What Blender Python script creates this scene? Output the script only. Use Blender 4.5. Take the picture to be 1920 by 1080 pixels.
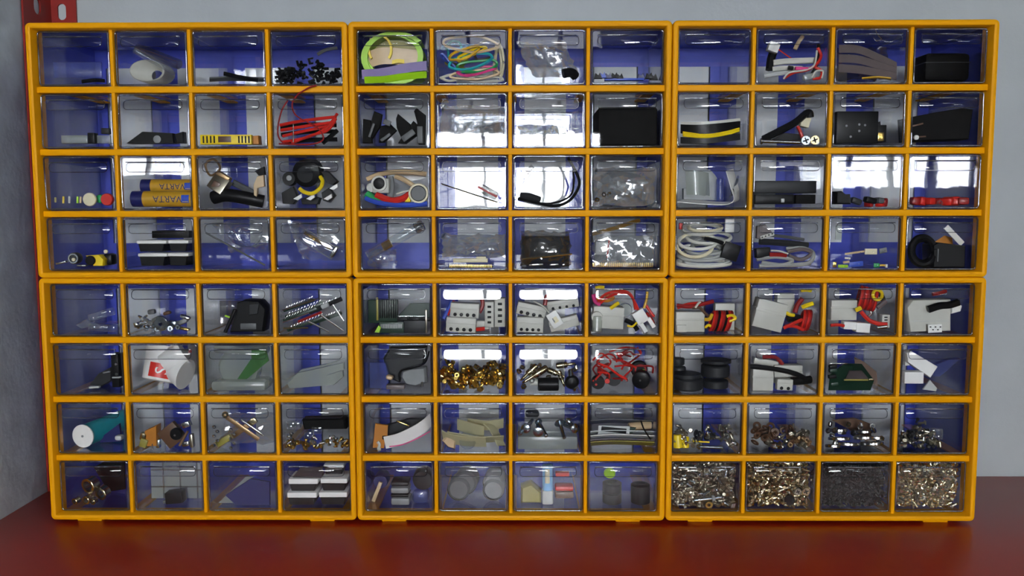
import bpy, bmesh, math, random
from math import sin, cos, pi, radians, sqrt
from mathutils import Vector, Matrix, noise
for o in list(bpy.data.objects): bpy.data.objects.remove(o, do_unlink=True)
SC = bpy.context.scene
COL = SC.collection

# ---------------------------------------------------------------- camera
F = 1600.0
CAM = Vector((0.0086, -0.8052, 0.3043))
PITCH, YAW, ROLL = 0.0948, -0.0087, 0.0016
_h = Vector((cos(YAW), -sin(YAW), 0)); _u = Vector((sin(PITCH)*sin(YAW), sin(PITCH)*cos(YAW), cos(PITCH)))
CR = cos(ROLL)*_h - sin(ROLL)*_u
CU = sin(ROLL)*_h + cos(ROLL)*_u
CF = Vector((cos(PITCH)*sin(YAW), cos(PITCH)*cos(YAW), -sin(PITCH)))
cd = bpy.data.cameras.new('camera'); cam = bpy.data.objects.new('camera', cd); COL.objects.link(cam)
cd.sensor_width = 36; cd.lens = F*36/1920; cd.clip_start = 0.01; cd.clip_end = 50
m3 = Matrix((CR, CU, -CF)).transposed()
cam.matrix_world = Matrix.Translation(CAM) @ m3.to_4x4()
SC.camera = cam
# ---------------------------------------------------------------- world, exposure, light paths
w = bpy.data.worlds.new('world'); SC.world = w; w.use_nodes = True
bg = w.node_tree.nodes['Background']; bg.inputs[0].default_value = (0.75, 0.85, 1.0, 1); bg.inputs[1].default_value = 0.10
SC.view_settings.view_transform = 'Standard'; SC.view_settings.look = 'None'
SC.view_settings.exposure = 0.68; SC.view_settings.gamma = 1.0; SC.view_settings.use_curve_mapping = False
cy = SC.cycles
cy.use_adaptive_sampling = True; cy.adaptive_threshold = 0.22; cy.adaptive_min_samples = 15
cy.max_bounces = 6; cy.diffuse_bounces = 2; cy.glossy_bounces = 2; cy.transmission_bounces = 6; cy.transparent_max_bounces = 28
cy.sample_clamp_indirect = 4.0
WINDOW_L = 32.0; UPPER_L = 1.8          # daylight in the big window behind the camera
SIDE_L = 12.0            # daylight in the strip windows

# ---------------------------------------------------------------- materials
MATS = {}
def nodes(name):
    m = bpy.data.materials.new(name); m.use_nodes = True; nt = m.node_tree
    return m, nt, nt.nodes['Principled BSDF'], nt.nodes['Material Output']
def plain(name, rgb, rough=0.45, metal=0.0, var=0.10, scale=90, bump=0.0, bscale=300, spec=0.5, sub=0.0):
    m, nt, b, out = nodes(name)
    tc = nt.nodes.new('ShaderNodeTexCoord'); nz = nt.nodes.new('ShaderNodeTexNoise'); nz.inputs['Scale'].default_value = scale; nz.inputs['Detail'].default_value = 3
    nt.links.new(tc.outputs['Object'], nz.inputs['Vector'])
    rp = nt.nodes.new('ShaderNodeValToRGB')
    rp.color_ramp.elements[0].position = .3; rp.color_ramp.elements[1].position = .7
    rp.color_ramp.elements[0].color = (*[max(0, c*(1-var)) for c in rgb], 1); rp.color_ramp.elements[1].color = (*[min(1, c*(1+var)) for c in rgb], 1)
    nt.links.new(nz.outputs['Fac'], rp.inputs['Fac']); nt.links.new(rp.outputs['Color'], b.inputs['Base Color'])
    b.inputs['Roughness'].default_value = rough; b.inputs['Metallic'].default_value = metal; b.inputs['Specular IOR Level'].default_value = spec
    if sub: b.inputs['Subsurface Weight'].default_value = sub; b.inputs['Subsurface Radius'].default_value = (.002, .002, .002); b.inputs['Subsurface Scale'].default_value = 1
    if bump:
        n2 = nt.nodes.new('ShaderNodeTexNoise'); n2.inputs['Scale'].default_value = bscale; n2.inputs['Detail'].default_value = 4
        nt.links.new(tc.outputs['Object'], n2.inputs['Vector'])
        bp = nt.nodes.new('ShaderNodeBump'); bp.inputs['Strength'].default_value = bump; bp.inputs['Distance'].default_value = 0.001
        nt.links.new(n2.outputs['Fac'], bp.inputs['Height']); nt.links.new(bp.outputs['Normal'], b.inputs['Normal'])
    MATS[name] = m; return m
def clear(name, tint, haze=0.03, hazecol=(.8, .85, .9), gloss=1.0, rough=0.03, bump=0.0, bscale=40, base=0.0, f0=.045):
    """thin clear plastic: light passes straight through, fresnel reflection on each face, a little surface haze"""
    m, nt, b, out = nodes(name); nt.nodes.remove(b); L = nt.links.new
    tr = nt.nodes.new('ShaderNodeBsdfTransparent'); tr.inputs[0].default_value = (*tint, 1)
    gl = nt.nodes.new('ShaderNodeBsdfGlossy'); gl.inputs['Roughness'].default_value = rough; gl.inputs['Color'].default_value = (gloss, gloss, gloss, 1)
    fr = nt.nodes.new('ShaderNodeLayerWeight'); fr.inputs['Blend'].default_value = 0.5
    pw_ = nt.nodes.new('ShaderNodeMath'); pw_.operation = 'POWER'; pw_.inputs[1].default_value = 5.0; L(fr.outputs['Facing'], pw_.inputs[0])
    sk = nt.nodes.new('ShaderNodeMath'); sk.operation = 'MULTIPLY_ADD'; sk.inputs[1].default_value = .95; sk.inputs[2].default_value = f0; L(pw_.outputs[0], sk.inputs[0])
    df = nt.nodes.new('ShaderNodeBsdfDiffuse'); df.inputs['Color'].default_value = (*hazecol, 1)
    mx = nt.nodes.new('ShaderNodeMixShader'); mh = nt.nodes.new('ShaderNodeMixShader'); mh.inputs[0].default_value = haze
    tl = nt.nodes.new('ShaderNodeBsdfTranslucent'); tl.inputs['Color'].default_value = (*hazecol, 1); dt = nt.nodes.new('ShaderNodeMixShader'); dt.inputs[0].default_value = .5; L(df.outputs[0], dt.inputs[1]); L(tl.outputs[0], dt.inputs[2])
    L(tr.outputs[0], mh.inputs[1]); L(dt.outputs[0], mh.inputs[2])
    fac = sk.outputs[0]
    if base:
        ad = nt.nodes.new('ShaderNodeMath'); ad.operation = 'ADD'; ad.inputs[1].default_value = base; ad.use_clamp = True; L(sk.outputs[0], ad.inputs[0]); fac = ad.outputs[0]
    L(fac, mx.inputs[0]); L(mh.outputs[0], mx.inputs[1]); L(gl.outputs[0], mx.inputs[2]); L(mx.outputs[0], out.inputs['Surface'])
    if bump:
        tc = nt.nodes.new('ShaderNodeTexCoord'); n2 = nt.nodes.new('ShaderNodeTexNoise'); n2.inputs['Scale'].default_value = bscale; n2.inputs['Detail'].default_value = 2
        oi = nt.nodes.new('ShaderNodeObjectInfo'); va = nt.nodes.new('ShaderNodeVectorMath'); va.operation = 'ADD'; L(tc.outputs['Object'], va.inputs[0]); L(oi.outputs['Location'], va.inputs[1]); L(va.outputs[0], n2.inputs['Vector'])
        bp = nt.nodes.new('ShaderNodeBump'); bp.inputs['Strength'].default_value = bump; bp.inputs['Distance'].default_value = 0.002
        L(n2.outputs['Fac'], bp.inputs['Height']); L(bp.outputs['Normal'], gl.inputs['Normal']); L(bp.outputs['Normal'], fr.inputs['Normal'])
    MATS[name] = m; return m
def glow(name, rgb, s):
    m, nt, b, out = nodes(name); nt.nodes.remove(b)
    e = nt.nodes.new('ShaderNodeEmission'); e.inputs[0].default_value = (*rgb, 1); e.inputs[1].default_value = s
    nt.links.new(e.outputs[0], out.inputs['Surface']); MATS[name] = m; return m
plain('orange', (.80, .345, .0005), .48, var=.02, spec=.12, scale=8)
plain('blue_case', (.05, .075, .56), .4, var=.08, scale=30)
plain('bright_insert', (.80, .82, .82), .8, var=.04, scale=40)  # pale inserts added behind the drawers to brighten them
plain('wall', (.41, .435, .445), .85, var=.05, scale=14, bump=.35, bscale=160)
plain('wall_rough', (.76, .83, .84), .9, var=.16, scale=22, bump=.8, bscale=90)
plain('room_paint', (.10, .10, .10), .9, var=.04, scale=5)
plain('floor_wood', (.05, .04, .035), .6, var=.2, scale=6)
plain('red_paint', (.34, .018, .005), .34, var=.10, scale=9, bump=.05, bscale=26)
plain('red_post', (.26, .010, .006), .4, var=.12, scale=40)
clear('clear_drawer', (.992, .994, .997), haze=.0015, bump=.03, bscale=30, rough=.015, f0=.033)
clear('clear_back', (.992, .994, .997), haze=.003, bump=.05, bscale=26, rough=.02, f0=.055)
clear('clear_edge', (.52, .54, .60), haze=.02, rough=.06, base=.10)
clear('film', (.95, .96, .97), haze=.10, gloss=1.0, rough=.10, base=.10)
clear('film_dark', (.70, .69, .68), haze=.07, hazecol=(.3, .28, .27), rough=.10, base=.10)
clear('film_silver', (.82, .84, .86), haze=.30, hazecol=(.85, .88, .92), rough=.16, base=.22)
clear('frosted', (.86, .89, .87), haze=.34, hazecol=(.75, .80, .74), rough=.25)
clear('green_film', (.45, .75, .45), haze=.25, hazecol=(.25, .5, .2), rough=.2)
clear('clear_part', (.90, .93, .95), haze=.07, rough=.05, base=.06)
clear('blue_film', (.55, .62, .95), haze=.25, hazecol=(.25, .30, .65), rough=.2)
clear('cream_clear', (.85, .83, .62), haze=.75, hazecol=(.85, .82, .58), rough=.15, base=.05); clear('frosted_thin', (.80, .83, .86), haze=.22, hazecol=(.6, .65, .7), rough=.3)
clear('amber', (.85, .62, .25), haze=.15, hazecol=(.6, .4, .1), rough=.1)
BL = dict(var=.25, spec=.2)
plain('black', (.006, .006, .007), .38, **BL); plain('black_matte', (.006, .0055, .0055), .7, var=.25, spec=.12); plain('soot', (.0035, .003, .003), .5, spec=.06); plain('charcoal', (.020, .021, .024), .45, spec=.3)
plain('grey', (.22, .23, .24), .45); plain('dark_grey', (.09, .095, .10), .5); plain('light_grey', (.50, .52, .52), .5)
plain('white', (.82, .82, .80), .45, var=.03); plain('nylon', (.55, .55, .50), .42, var=.05, sub=.3); plain('cream', (.72, .66, .46), .5, var=.06)
plain('steel', (.62, .62, .60), .22, 1.0); plain('zinc', (.55, .62, .68), .25, 1.0); plain('brass', (.80, .56, .16), .22, 1.0); plain('gold', (.85, .62, .18), .3, 1.0); plain('bronze', (.40, .26, .14), .35, .8)
plain('nickel', (.66, .56, .34), .22, 1.0); plain('tin', (.50, .46, .36), .3, 1.0)
for n_, c_ in dict(red=(.62, .02, .012), dark_red=(.30, .012, .012), yellow=(.85, .62, .01), battery_gold=(.55, .30, .02), pink=(.75, .06, .25), lime=(.36, .68, .01), purple=(.26, .20, .42),
                   green=(.02, .32, .09), pcb=(.010, .034, .020), teal=(.02, .38, .45), navy=(.012, .016, .11), blue=(.03, .08, .50), sky=(.22, .48, .80), tan=(.60, .44, .26), rust=(.50, .19, .02),
                   brown=(.11, .055, .03), wire_white=(.62, .62, .56), wire_grey=(.36, .37, .36), ochre=(.70, .42, .02), olive=(.30, .26, .05), mauve=(.15, .12, .12), paper=(.74, .73, .69)).items():
    plain(n_, c_, .38, var=.08)
glow('daylight', (.92, .96, 1.0), WINDOW_L); glow('daylight_upper', (.92, .96, 1.0), UPPER_L); glow('daylight_dim', (.93, .97, 1.0), 4.0); glow('daylight_side', (.93, .97, 1.0), SIDE_L)

# ---------------------------------------------------------------- geometry helpers (world metres)
def mesh_of(name, geo, mat, off=Vector((0, 0, 0)), flat=False, angle=38):
    v, f = geo
    me = bpy.data.meshes.new(name); me.from_pydata([tuple(Vector(p)-off) for p in v], [], f)
    bm = bmesh.new(); bm.from_mesh(me); bmesh.ops.recalc_face_normals(bm, faces=bm.faces); bm.to_mesh(me); bm.free()
    me.materials.append(MATS[mat])
    if not flat:
        me.shade_smooth(); me.set_sharp_from_angle(angle=radians(angle))
    return me
def join(*gs):
    V, Fc = [], []
    for v, f in gs:
        n = len(V); V += [Vector(p) for p in v]; Fc += [tuple(i+n for i in q) for q in f]
    return V, Fc
def xf(geo, M): return [M @ Vector(p) for p in geo[0]], geo[1]
def box(lo, hi, c=0.0):
    x0, y0, z0 = lo; x1, y1, z1 = hi
    if c <= 0:
        V = [(x0, y0, z0), (x1, y0, z0), (x1, y1, z0), (x0, y1, z0), (x0, y0, z1), (x1, y0, z1), (x1, y1, z1), (x0, y1, z1)]
        return [Vector(p) for p in V], [(0, 3, 2, 1), (4, 5, 6, 7), (0, 1, 5, 4), (1, 2, 6, 5), (2, 3, 7, 6), (3, 0, 4, 7)]
    c = min(c, .45*min(x1-x0, y1-y0, z1-z0))
    bm = bmesh.new(); bmesh.ops.create_cube(bm, size=1)
    for v in bm.verts: v.co = Vector(((x0+x1)/2+v.co.x*(x1-x0), (y0+y1)/2+v.co.y*(y1-y0), (z0+z1)/2+v.co.z*(z1-z0)))
    bmesh.ops.bevel(bm, geom=bm.edges[:], offset=c, segments=2, profile=.5, affect='EDGES')
    bm.verts.index_update(); g = [v.co.copy() for v in bm.verts], [tuple(v.index for v in f.verts) for f in bm.faces]; bm.free(); return g
def rings(rs, cap0=True, cap1=True, loop=False):
    n = len(rs[0]); V = [Vector(p) for r in rs for p in r]; Fc = []
    k = len(rs)
    for i in range(k if loop else k-1):
        a, b = i*n, ((i+1) % k)*n
        for j in range(n): Fc.append((a+j, a+(j+1) % n, b+(j+1) % n, b+j))
    if not loop:
        if cap0: Fc.append(tuple(range(n-1, -1, -1)))
        if cap1: Fc.append(tuple((k-1)*n+j for j in range(n)))
    return V, Fc
def basis(ax):
    ax = Vector(ax).normalized(); t = Vector((0, 0, 1)) if abs(ax.z) < .9 else Vector((1, 0, 0))
    a = ax.cross(t).normalized(); return a, ax.cross(a)
def lathe(prof, p, ax, n=14, cap=True):
    """profile [(radius, distance along the axis)]"""
    p = Vector(p); ax = Vector(ax).normalized(); a, b = basis(ax)
    return rings([[p+ax*h+(a*cos(2*pi*k/n)+b*sin(2*pi*k/n))*r for k in range(n)] for r, h in prof], cap, cap)
def rod(p, q, r, r2=None, n=10):
    p, q = Vector(p), Vector(q); L = (q-p).length; r2 = r if r2 is None else r2; c = min(r, r2)*.15
    return lathe([(r-c, 0), (r, c), (r2, L-c), (r2-c, L)], p, q-p, n)
def ringg(p, ax, R, r, th, n=20):
    g = []
    a, b = basis(ax); ax = Vector(ax).normalized(); p = Vector(p)
    def R_(rr, h): return [p+ax*h+(a*cos(2*pi*k/n)+b*sin(2*pi*k/n))*rr for k in range(n)]
    c = min(th*.2, (R-r)*.2)
    return rings([R_(r, 0), R_(R-c, 0), R_(R, c), R_(R, th-c), R_(R-c, th), R_(r, th)], loop=True)
def smooth(pts, k=6, closed=False):
    P = [Vector(p) for p in pts]; out = []; n = len(P)
    for i in range(n if closed else n-1):
        p0 = P[(i-1) % n] if closed or i > 0 else P[0]; p1 = P[i]; p2 = P[(i+1) % n]; p3 = P[(i+2) % n] if closed or i+2 < n else P[-1]
        for j in range(k):
            t = j/k; out.append(.5*((2*p1)+(p2-p0)*t+(2*p0-5*p1+4*p2-p3)*t*t+(3*p1-p0-3*p2+p3)*t**3))
    if not closed: out.append(P[-1])
    return out
def tube(pts, r, n=6, closed=False, k=6):
    S = smooth(pts, k, closed); N = len(S); R = []
    up = None
    for i in range(N):
        t = (S[(i+1) % N]-S[i-1]) if closed else (S[min(i+1, N-1)]-S[max(i-1, 0)])
        if t.length < 1e-9: t = Vector((1, 0, 0))
        t.normalize()
        if up is None: a, b = basis(t)
        else:
            a = (up-t*up.dot(t)); a = a.normalized() if a.length > 1e-6 else basis(t)[0]; b = t.cross(a)
        up = a
        R.append([S[i]+(a*cos(2*pi*j/n)+b*sin(2*pi*j/n))*r for j in range(n)])
    return rings(R, loop=closed)
def rrect(x0, x1, z0, z1, r, y, seg=4):
    o = []
    for cx, cz, a0 in ((x1-r, z1-r, 0), (x0+r, z1-r, 90), (x0+r, z0+r, 180), (x1-r, z0+r, 270)):
        for k in range(seg+1):
            a = radians(a0+90*k/seg); o.append(Vector((cx+r*cos(a), y, cz+r*sin(a))))
    return o
def base_of(vs):
    xs = [p.x for p in vs]; ys = [p.y for p in vs]; zs = [p.z for p in vs]
    return Vector(((min(xs)+max(xs))/2, (min(ys)+max(ys))/2, min(zs)))
def obj(name, me, parent=None, loc=None):
    o = bpy.data.objects.new(name, me); COL.objects.link(o)
    if parent: o.parent = parent
    if loc is not None: o.location = loc
    return o
def tag(o, label, cat, group=None, kind=None):
    if label: o['label'] = label
    if cat: o['category'] = cat
    if group: o['group'] = group
    if kind: o['kind'] = kind
    return o
def struct(name, geo, mat, label=None):
    b = base_of(geo[0]); o = obj(name, mesh_of(name, geo, mat, b), loc=b); o['kind'] = 'structure'
    if label: o['label'] = label
    return o

# ---------------------------------------------------------------- the room
SHELF_Z = -0.003; WALL_Y = 0.150; LEFT_X = -0.5057
struct('wall_back', box((-2.6, WALL_Y, -1.3), (2.6, WALL_Y+.1, 2.1)), 'wall', 'pale plaster wall behind the cabinets')
struct('wall_side', box((LEFT_X-.08, -.16, -1.3), (LEFT_X, WALL_Y, 2.1), .003), 'wall_rough', 'roughly painted wall return beside the red post')
struct('wall_rear_low', box((-2.6, -3.1, -1.3), (2.6, -3.0, .27)), 'room_paint')
struct('wall_right', box((2.6, -3.1, -1.3), (2.7, WALL_Y+.1, 2.1)), 'room_paint')
struct('wall_left', box((-2.7, -3.1, -1.3), (-2.6, WALL_Y+.1, 2.1)), 'room_paint')
struct('floor', box((-2.7, -3.1, -1.4), (2.7, WALL_Y+.1, -1.3)), 'floor_wood')
struct('ceiling', box((-2.7, -3.1, 2.1), (2.7, WALL_Y+.1, 2.2)), 'room_paint')
# rear wall pieces around the window openings
WC = (-.43, .40, .27, .80); WU = (-.43, .40, .97, 1.90)                        # tall window behind the photographer
WR = [(1.30, 2.40, .36, .62), (1.00, 2.10, 1.05, 1.42)]
WLs = [(-1.86, -1.05, .42, .60)]
def rear(x0, x1, z0, z1): 
    if x1 > x0 and z1 > z0: struct('wall_rear', box((x0, -3.1, z0), (x1, -3.0, z1)), 'room_paint')
rear(-2.6, 2.6, 1.95, 2.1); rear(WC[0], WC[1], WC[3], WU[2]); rear(WC[0], WC[1], WU[3], 1.95)
def fill(x0, x1, holes):
    z = .27
    for (a, b, c, d) in holes:
        rear(x0, x1, z, c); rear(x0, a, c, d); rear(b, x1, c, d); z = d
    rear(x0, x1, z, 1.95)
fill(WC[1], 2.6, WR); fill(-2.6, WC[0], WLs)
def window(n, r, mat, nx, nz, bar):
    x0, x1, z0, z1 = r
    e = obj('window_%d' % n, None, loc=((x0+x1)/2, -3.02, z0)); e['kind'] = 'structure'
    off = Vector(e.location)
    obj('pane', mesh_of('pane', box((x0, -3.06, z0), (x1, -3.055, z1)), mat, off), e)
    fr = [box((x0, -3.05, z0), (x0+.03, -3.0, z1)), box((x1-.03, -3.05, z0), (x1, -3.0, z1)), box((x0, -3.05, z0), (x1, -3.0, z0+.03)), box((x0, -3.05, z1-.03), (x1, -3.0, z1))]
    obj('window_frame', mesh_of('window_frame', join(*fr), 'dark_grey', off), e)
    for i in range(1, nx):
        x = x0+(x1-x0)*i/nx; b = bar*(2 if i*2 == nx else 1)
        obj('muntin', mesh_of('muntin', box((x-b, -3.045, z0+.03), (x+b, -3.02, z1-.03)), 'dark_grey', off), e)
    for i in range(1, nz):
        z = z0+(z1-z0)*i/nz
        obj('muntin', mesh_of('muntin', box((x0+.03, -3.043, z-bar), (x1-.03, -3.022, z+bar)), 'dark_grey', off), e)
window(1, WC, 'daylight', 3, 1, .008); window(7, WU, 'daylight_upper', 4, 2, .010)
for i, r in enumerate(WR+WLs): window(2+i, r, 'daylight_side' if i % 2 == 0 else 'daylight_dim', 6 if i < 2 else 4, 1, .009)
# red steel shelf with a turned-down front lip
sh = [box((LEFT_X, -.17, SHELF_Z-.003), (1.2, WALL_Y, SHELF_Z), .001), box((LEFT_X, -.172, SHELF_Z-.04), (1.2, -.168, SHELF_Z-.001), .001)]
e = obj('shelf', None, loc=(.35, 0, SHELF_Z-.04)); tag(e, 'glossy red painted steel shelf carrying the six orange cabinets', 'shelf')
obj('shelf_top', mesh_of('shelf_top', sh[0], 'red_paint', e.location), e); obj('front_lip', mesh_of('front_lip', sh[1], 'red_paint', e.location), e)
# slotted angle post in the corner
def slotted(width, z0, z1, pitch, cx, sw, shh, zoff):
    """plate in (a, z): width along a, with rounded slots; returns verts (a, 0, z)"""
    V, Fc = [], []; z = z0
    n = 24
    while z < z1-1e-6:
        zt = min(z+pitch, z1); zc = (z+zt)/2
        inner, outer = [], []
        r = sw/2
        for k in range(n):
            a = 2*pi*k/n; dx, dz = cos(a), sin(a)
            inner.append((cx+r*dx, 0, zc+(shh/2-r)*(1 if dz > 0 else -1)*(1 if abs(dz) > 1e-6 else 0)+r*dz))
            s = max(abs(dx), abs(dz)); ax, az = dx/s, dz/s
            outer.append(((cx+ax*(width-cx)) if ax > 0 else cx+ax*cx, 0, zc+az*(zt-z)/2))
        b = len(V); V += [Vector(p) for p in inner+outer]
        for k in range(n): Fc.append((b+k, b+(k+1) % n, b+n+(k+1) % n, b+n+k))
        z = zt
    return V, Fc
def thicken(g, d):
    V, Fc = g; n = len(V); d = Vector(d)
    from collections import Counter
    ed = Counter(); 
    key = lambda i: tuple(round(c, 6) for c in V[i])
    for f in Fc:
        for i in range(4): ed[frozenset((key(f[i]), key(f[(i+1) % 4])))] += 1
    NF = list(Fc)+[tuple(i+n for i in reversed(f)) for f in Fc]
    for f in Fc:
        for i in range(4):
            a, b = f[i], f[(i+1) % 4]
            if ed[frozenset((key(a), key(b)))] == 1: NF.append((a, b, b+n, a+n))
    return [Vector(p) for p in V]+[Vector(p)+d for p in V], NF
e = obj('slotted_angle_post', None, loc=(LEFT_X+.02, WALL_Y-.03, SHELF_Z)); tag(e, 'dark red slotted steel angle post in the wall corner', 'post')
POST_A = .0555; POST_B = .0295
PZ = SHELF_Z+.0273
g1 = slotted(POST_A, PZ, .66, .04695, POST_A*.52, .0135, .0175, 0)
g1 = xf(g1, Matrix(((0, -1, 0, LEFT_X+.0008), (-1, 0, 0, WALL_Y-.0005), (0, 0, 1, 0), (0, 0, 0, 1))))
g2 = slotted(POST_B, PZ, .66, .04695, POST_B*.46, .0095, .0175, 0)
g2 = xf(g2, Matrix.Translation((LEFT_X+.0008, WALL_Y-.0025, 0)))
obj('post_flange', mesh_of('post_flange', thicken(g1, (.002, 0, 0)), 'red_post', e.location), e)
obj('post_flange', mesh_of('post_flange', thicken(g2, (0, .002, 0)), 'red_post', e.location), e)
obj('post_foot', mesh_of('post_foot', join(box((LEFT_X+.0008, WALL_Y-.0005-POST_A, SHELF_Z), (LEFT_X+.0028, WALL_Y-.0005, PZ)), box((LEFT_X+.0028, WALL_Y-.0025, SHELF_Z), (LEFT_X+.0008+POST_B, WALL_Y-.0005, PZ))), 'red_post', e.location), e)

# ---------------------------------------------------------------- cabinets
PW, CW, CH = .3, .2994, .2375
RIM, RAIL, DIV = .0055, .006, .0036
CELLW = (CW-2*RIM-3*DIV)/4; CELLH = (CH-2*RIM-3*RAIL)/4
GRID_Y, FRONT_Y, DEEP = .006, .0085, .128
CABS = dict(A=(0, 1), B=(1, 1), C=(2, 1), D=(0, 0), E=(1, 0), F=(2, 0))
CNAME = dict(A='upper post-side', B='upper middle', C='upper far-side', D='lower post-side', E='lower middle', F='lower far-side')
NUM = ('zero', 'one', 'two', 'three', 'four')
def cab_origin(k):
    i, j = CABS[k]; return Vector((-.45+PW*i+(PW-CW)/2, 0, CH*j))
def cabinet_meshes():
    Z = Vector((0, 0, 0)); w, h = CW, CH
    prof = [(0, .014), (0, .002), (.0006, .0006), (.002, 0), (.0036, 0), (.0049, .0006), (RIM, .002), (RIM, .020), (.002, .020), (.002, .014)]
    rim = rings([rrect(i, w-i, i, h-i, max(.0045-i, .0006), y) for i, y in prof], loop=True)
    t = .0018
    shell = join(box((.001, .014, .001), (.001+t, DEEP, h-.001)), box((w-.001-t, .014, .001), (w-.001, DEEP, h-.001)),
                 box((.001+t, .014, .001), (w-.001-t, DEEP, .001+t)), box((.001+t, .014, h-.001-t), (w-.001-t, DEEP, h-.001)))
    # back panel: four tall openings
    xs = [t+.001]; 
    ov = .0125
    for c in range(4):
        a = RIM+c*(CELLW+DIV); b = a+CELLW
        xs += [a+ov-(.004 if c == 0 else 0), b-ov+(.004 if c == 3 else 0)]
    xs.append(w-t-.001); zs = [.001+t, .028, h-.022, h-.001-t]
    bp = [box((xs[i], DEEP-t, zs[0]), (xs[i+1], DEEP, zs[3])) for i in range(0, 10, 2)]
    for c in range(4):
        a, b = xs[2*c+1], xs[2*c+2]
        bp += [box((a, DEEP-t, zs[0]), (b, DEEP, zs[1])), box((a, DEEP-t, zs[2]), (b, DEEP, zs[3]))]
    ins = box((-.0225, DEEP-t+.0002, zs[1]-.002), (.0225, DEEP-t+.0014, zs[2]+.002))  # white insert added in each opening to brighten the view through it
    rail = box((RIM-.001, GRID_Y, 0), (w-RIM+.001, GRID_Y+.010, RAIL), .0011)
    div = box((-DIV/2, GRID_Y+.0008, RIM-.001), (DIV/2, GRID_Y+.011, h-RIM+.001), .0010)
    run = box((-.0055, GRID_Y+.010, 0), (.0055, DEEP-t, .0015))
    foot = box((-.012, .006, -.003), (.012, .05, .001), .0006)
    return dict(ins=mesh_of('added_insert', ins, 'bright_insert', Z), insx=[(xs[2*c+1]+xs[2*c+2])/2 for c in range(4)], front_rim=mesh_of('front_rim', rim, 'orange', Z), case=mesh_of('case', shell, 'blue_case', Z), back_panel=mesh_of('back_panel', join(*bp), 'blue_case', Z),
                rail=mesh_of('rail', rail, 'orange', Z), divider=mesh_of('divider', div, 'orange', Z), runner=mesh_of('runner', run, 'orange', Z), foot=mesh_of('foot', foot, 'orange', Z))
CM = cabinet_meshes()
CLAB = dict(A='orange-framed drawer cabinet stacked on top beside the red post', B='orange-framed drawer cabinet in the middle of the upper row',
            C='orange-framed drawer cabinet on top at the end away from the post', D='orange-framed drawer cabinet on the shelf beside the red post',
            E='orange-framed drawer cabinet on the shelf between two other cabinets', F='orange-framed drawer cabinet on the shelf holding the screw drawers')
for k in CABS:
    e = obj('drawer_cabinet', None, loc=cab_origin(k)); tag(e, CLAB[k], 'cabinet', 'orange drawer cabinets')
    for n_ in ('front_rim', 'case', 'back_panel'): obj(n_, CM[n_], e)
    for x in CM['insx']: obj('added_insert', CM['ins'], e, (x, 0, 0))
    for r in range(3):
        obj('rail', CM['rail'], e, (0, 0, RIM+(r+1)*CELLH+r*RAIL)); obj('divider', CM['divider'], e, (RIM+(r+1)*CELLW+(r+.5)*DIV, 0, 0))
    for r in range(4):
        for c in range(5):
            x = RIM+c*(CELLW+DIV)-DIV/2; x = max(.012, min(CW-.012, x))
            obj('runner', CM['runner'], e, (x, 0, RIM+r*(CELLH+RAIL)-.0016))
    for x in (.035, CW-.035):
        if CABS[k][1] == 0: obj('foot', CM['foot'], e, (x, 0, 0))
# ---------------------------------------------------------------- drawers
FW, FH = CELLW-.0012, CELLH-.0010
def drawer_meshes():
    Z = Vector((0, 0, 0)); hw, t = FW/2, .0012
    # front panel: rounded plate with a thicker rim
    prof = [(.0003, .0024), (.0003, .0009), (.0019, .0009)]
    fr = rings([rrect(-hw+i, hw-i, i, FH-i, max(.0030-i*.6, .0012), y) for i, y in prof], True, True)
    tw, th, d0, d1 = hw-.0012, FH-.006, .0026, .112
    tb = [box((-tw, d0, .0006), (tw, d1, .0006+t)), box((-tw, d0, .0006+t), (-tw+t, d1, th)), box((tw-t, d0, .0006+t), (tw, d1, th))]
    tbk = box((-tw+t+.0004, -t/2, -(th-t)/2+.0008), (tw-t-.0004, t/2, (th-t)/2-.0006))
    # finger pull: lip, tilted label plate, curved lower edge
    pw = FW*.405; zt, zb = FH-.0062, FH-.0150
    lip = box((-pw, -.0022, zt), (pw, .0009, zt+.0009), .0003)
    def outl(z0, z1, dy0, dy1, ins):
        o = []
        for p in rrect(-pw+ins, pw-ins, z0, z1, .0035, 0, 4):
            s = (p.z-z0)/(z1-z0); o.append(Vector((p.x, dy0+(dy1-dy0)*s, p.z)))
        return o
    a = outl(zb, zt, -.0014, -.0002, 0); b = [p+Vector((0, .0007, 0)) for p in a]
    c_ = outl(zb+.0004, zt-.0002, -.0017, -.0005, .0004)
    plate = rings([b, a, c_], True, True)
    rimp = [p+Vector((0, -.0003, 0)) for p in outl(zb, zt, -.0014, -.0002, 0)]
    prim = tube(rimp, .00032, 5, True, 1)
    bo = [(.0001, .0022), (.0001, .0006), (.0006, -.0002), (.0013, -.0004), (.0019, .0001), (.0019, .0006)]
    bord = rings([rrect(-hw+i, hw-i, i, FH-i, max(.0030-i*.6, .0012), y) for i, y in bo], loop=True)
    return dict(front=mesh_of('front_panel', fr, 'clear_drawer', Z, angle=50), tub=mesh_of('tub', join(*tb), 'clear_drawer', Z), back=mesh_of('tub_back', tbk, 'clear_back', Z),
                lip=mesh_of('pull_lip', lip, 'clear_edge', Z), prim=mesh_of('plate_rim', prim, 'clear_edge', Z), bord=mesh_of('front_border', bord, 'clear_edge', Z, angle=60), plate=mesh_of('label_plate', plate, 'clear_drawer', Z, angle=50))
DM = drawer_meshes()
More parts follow.
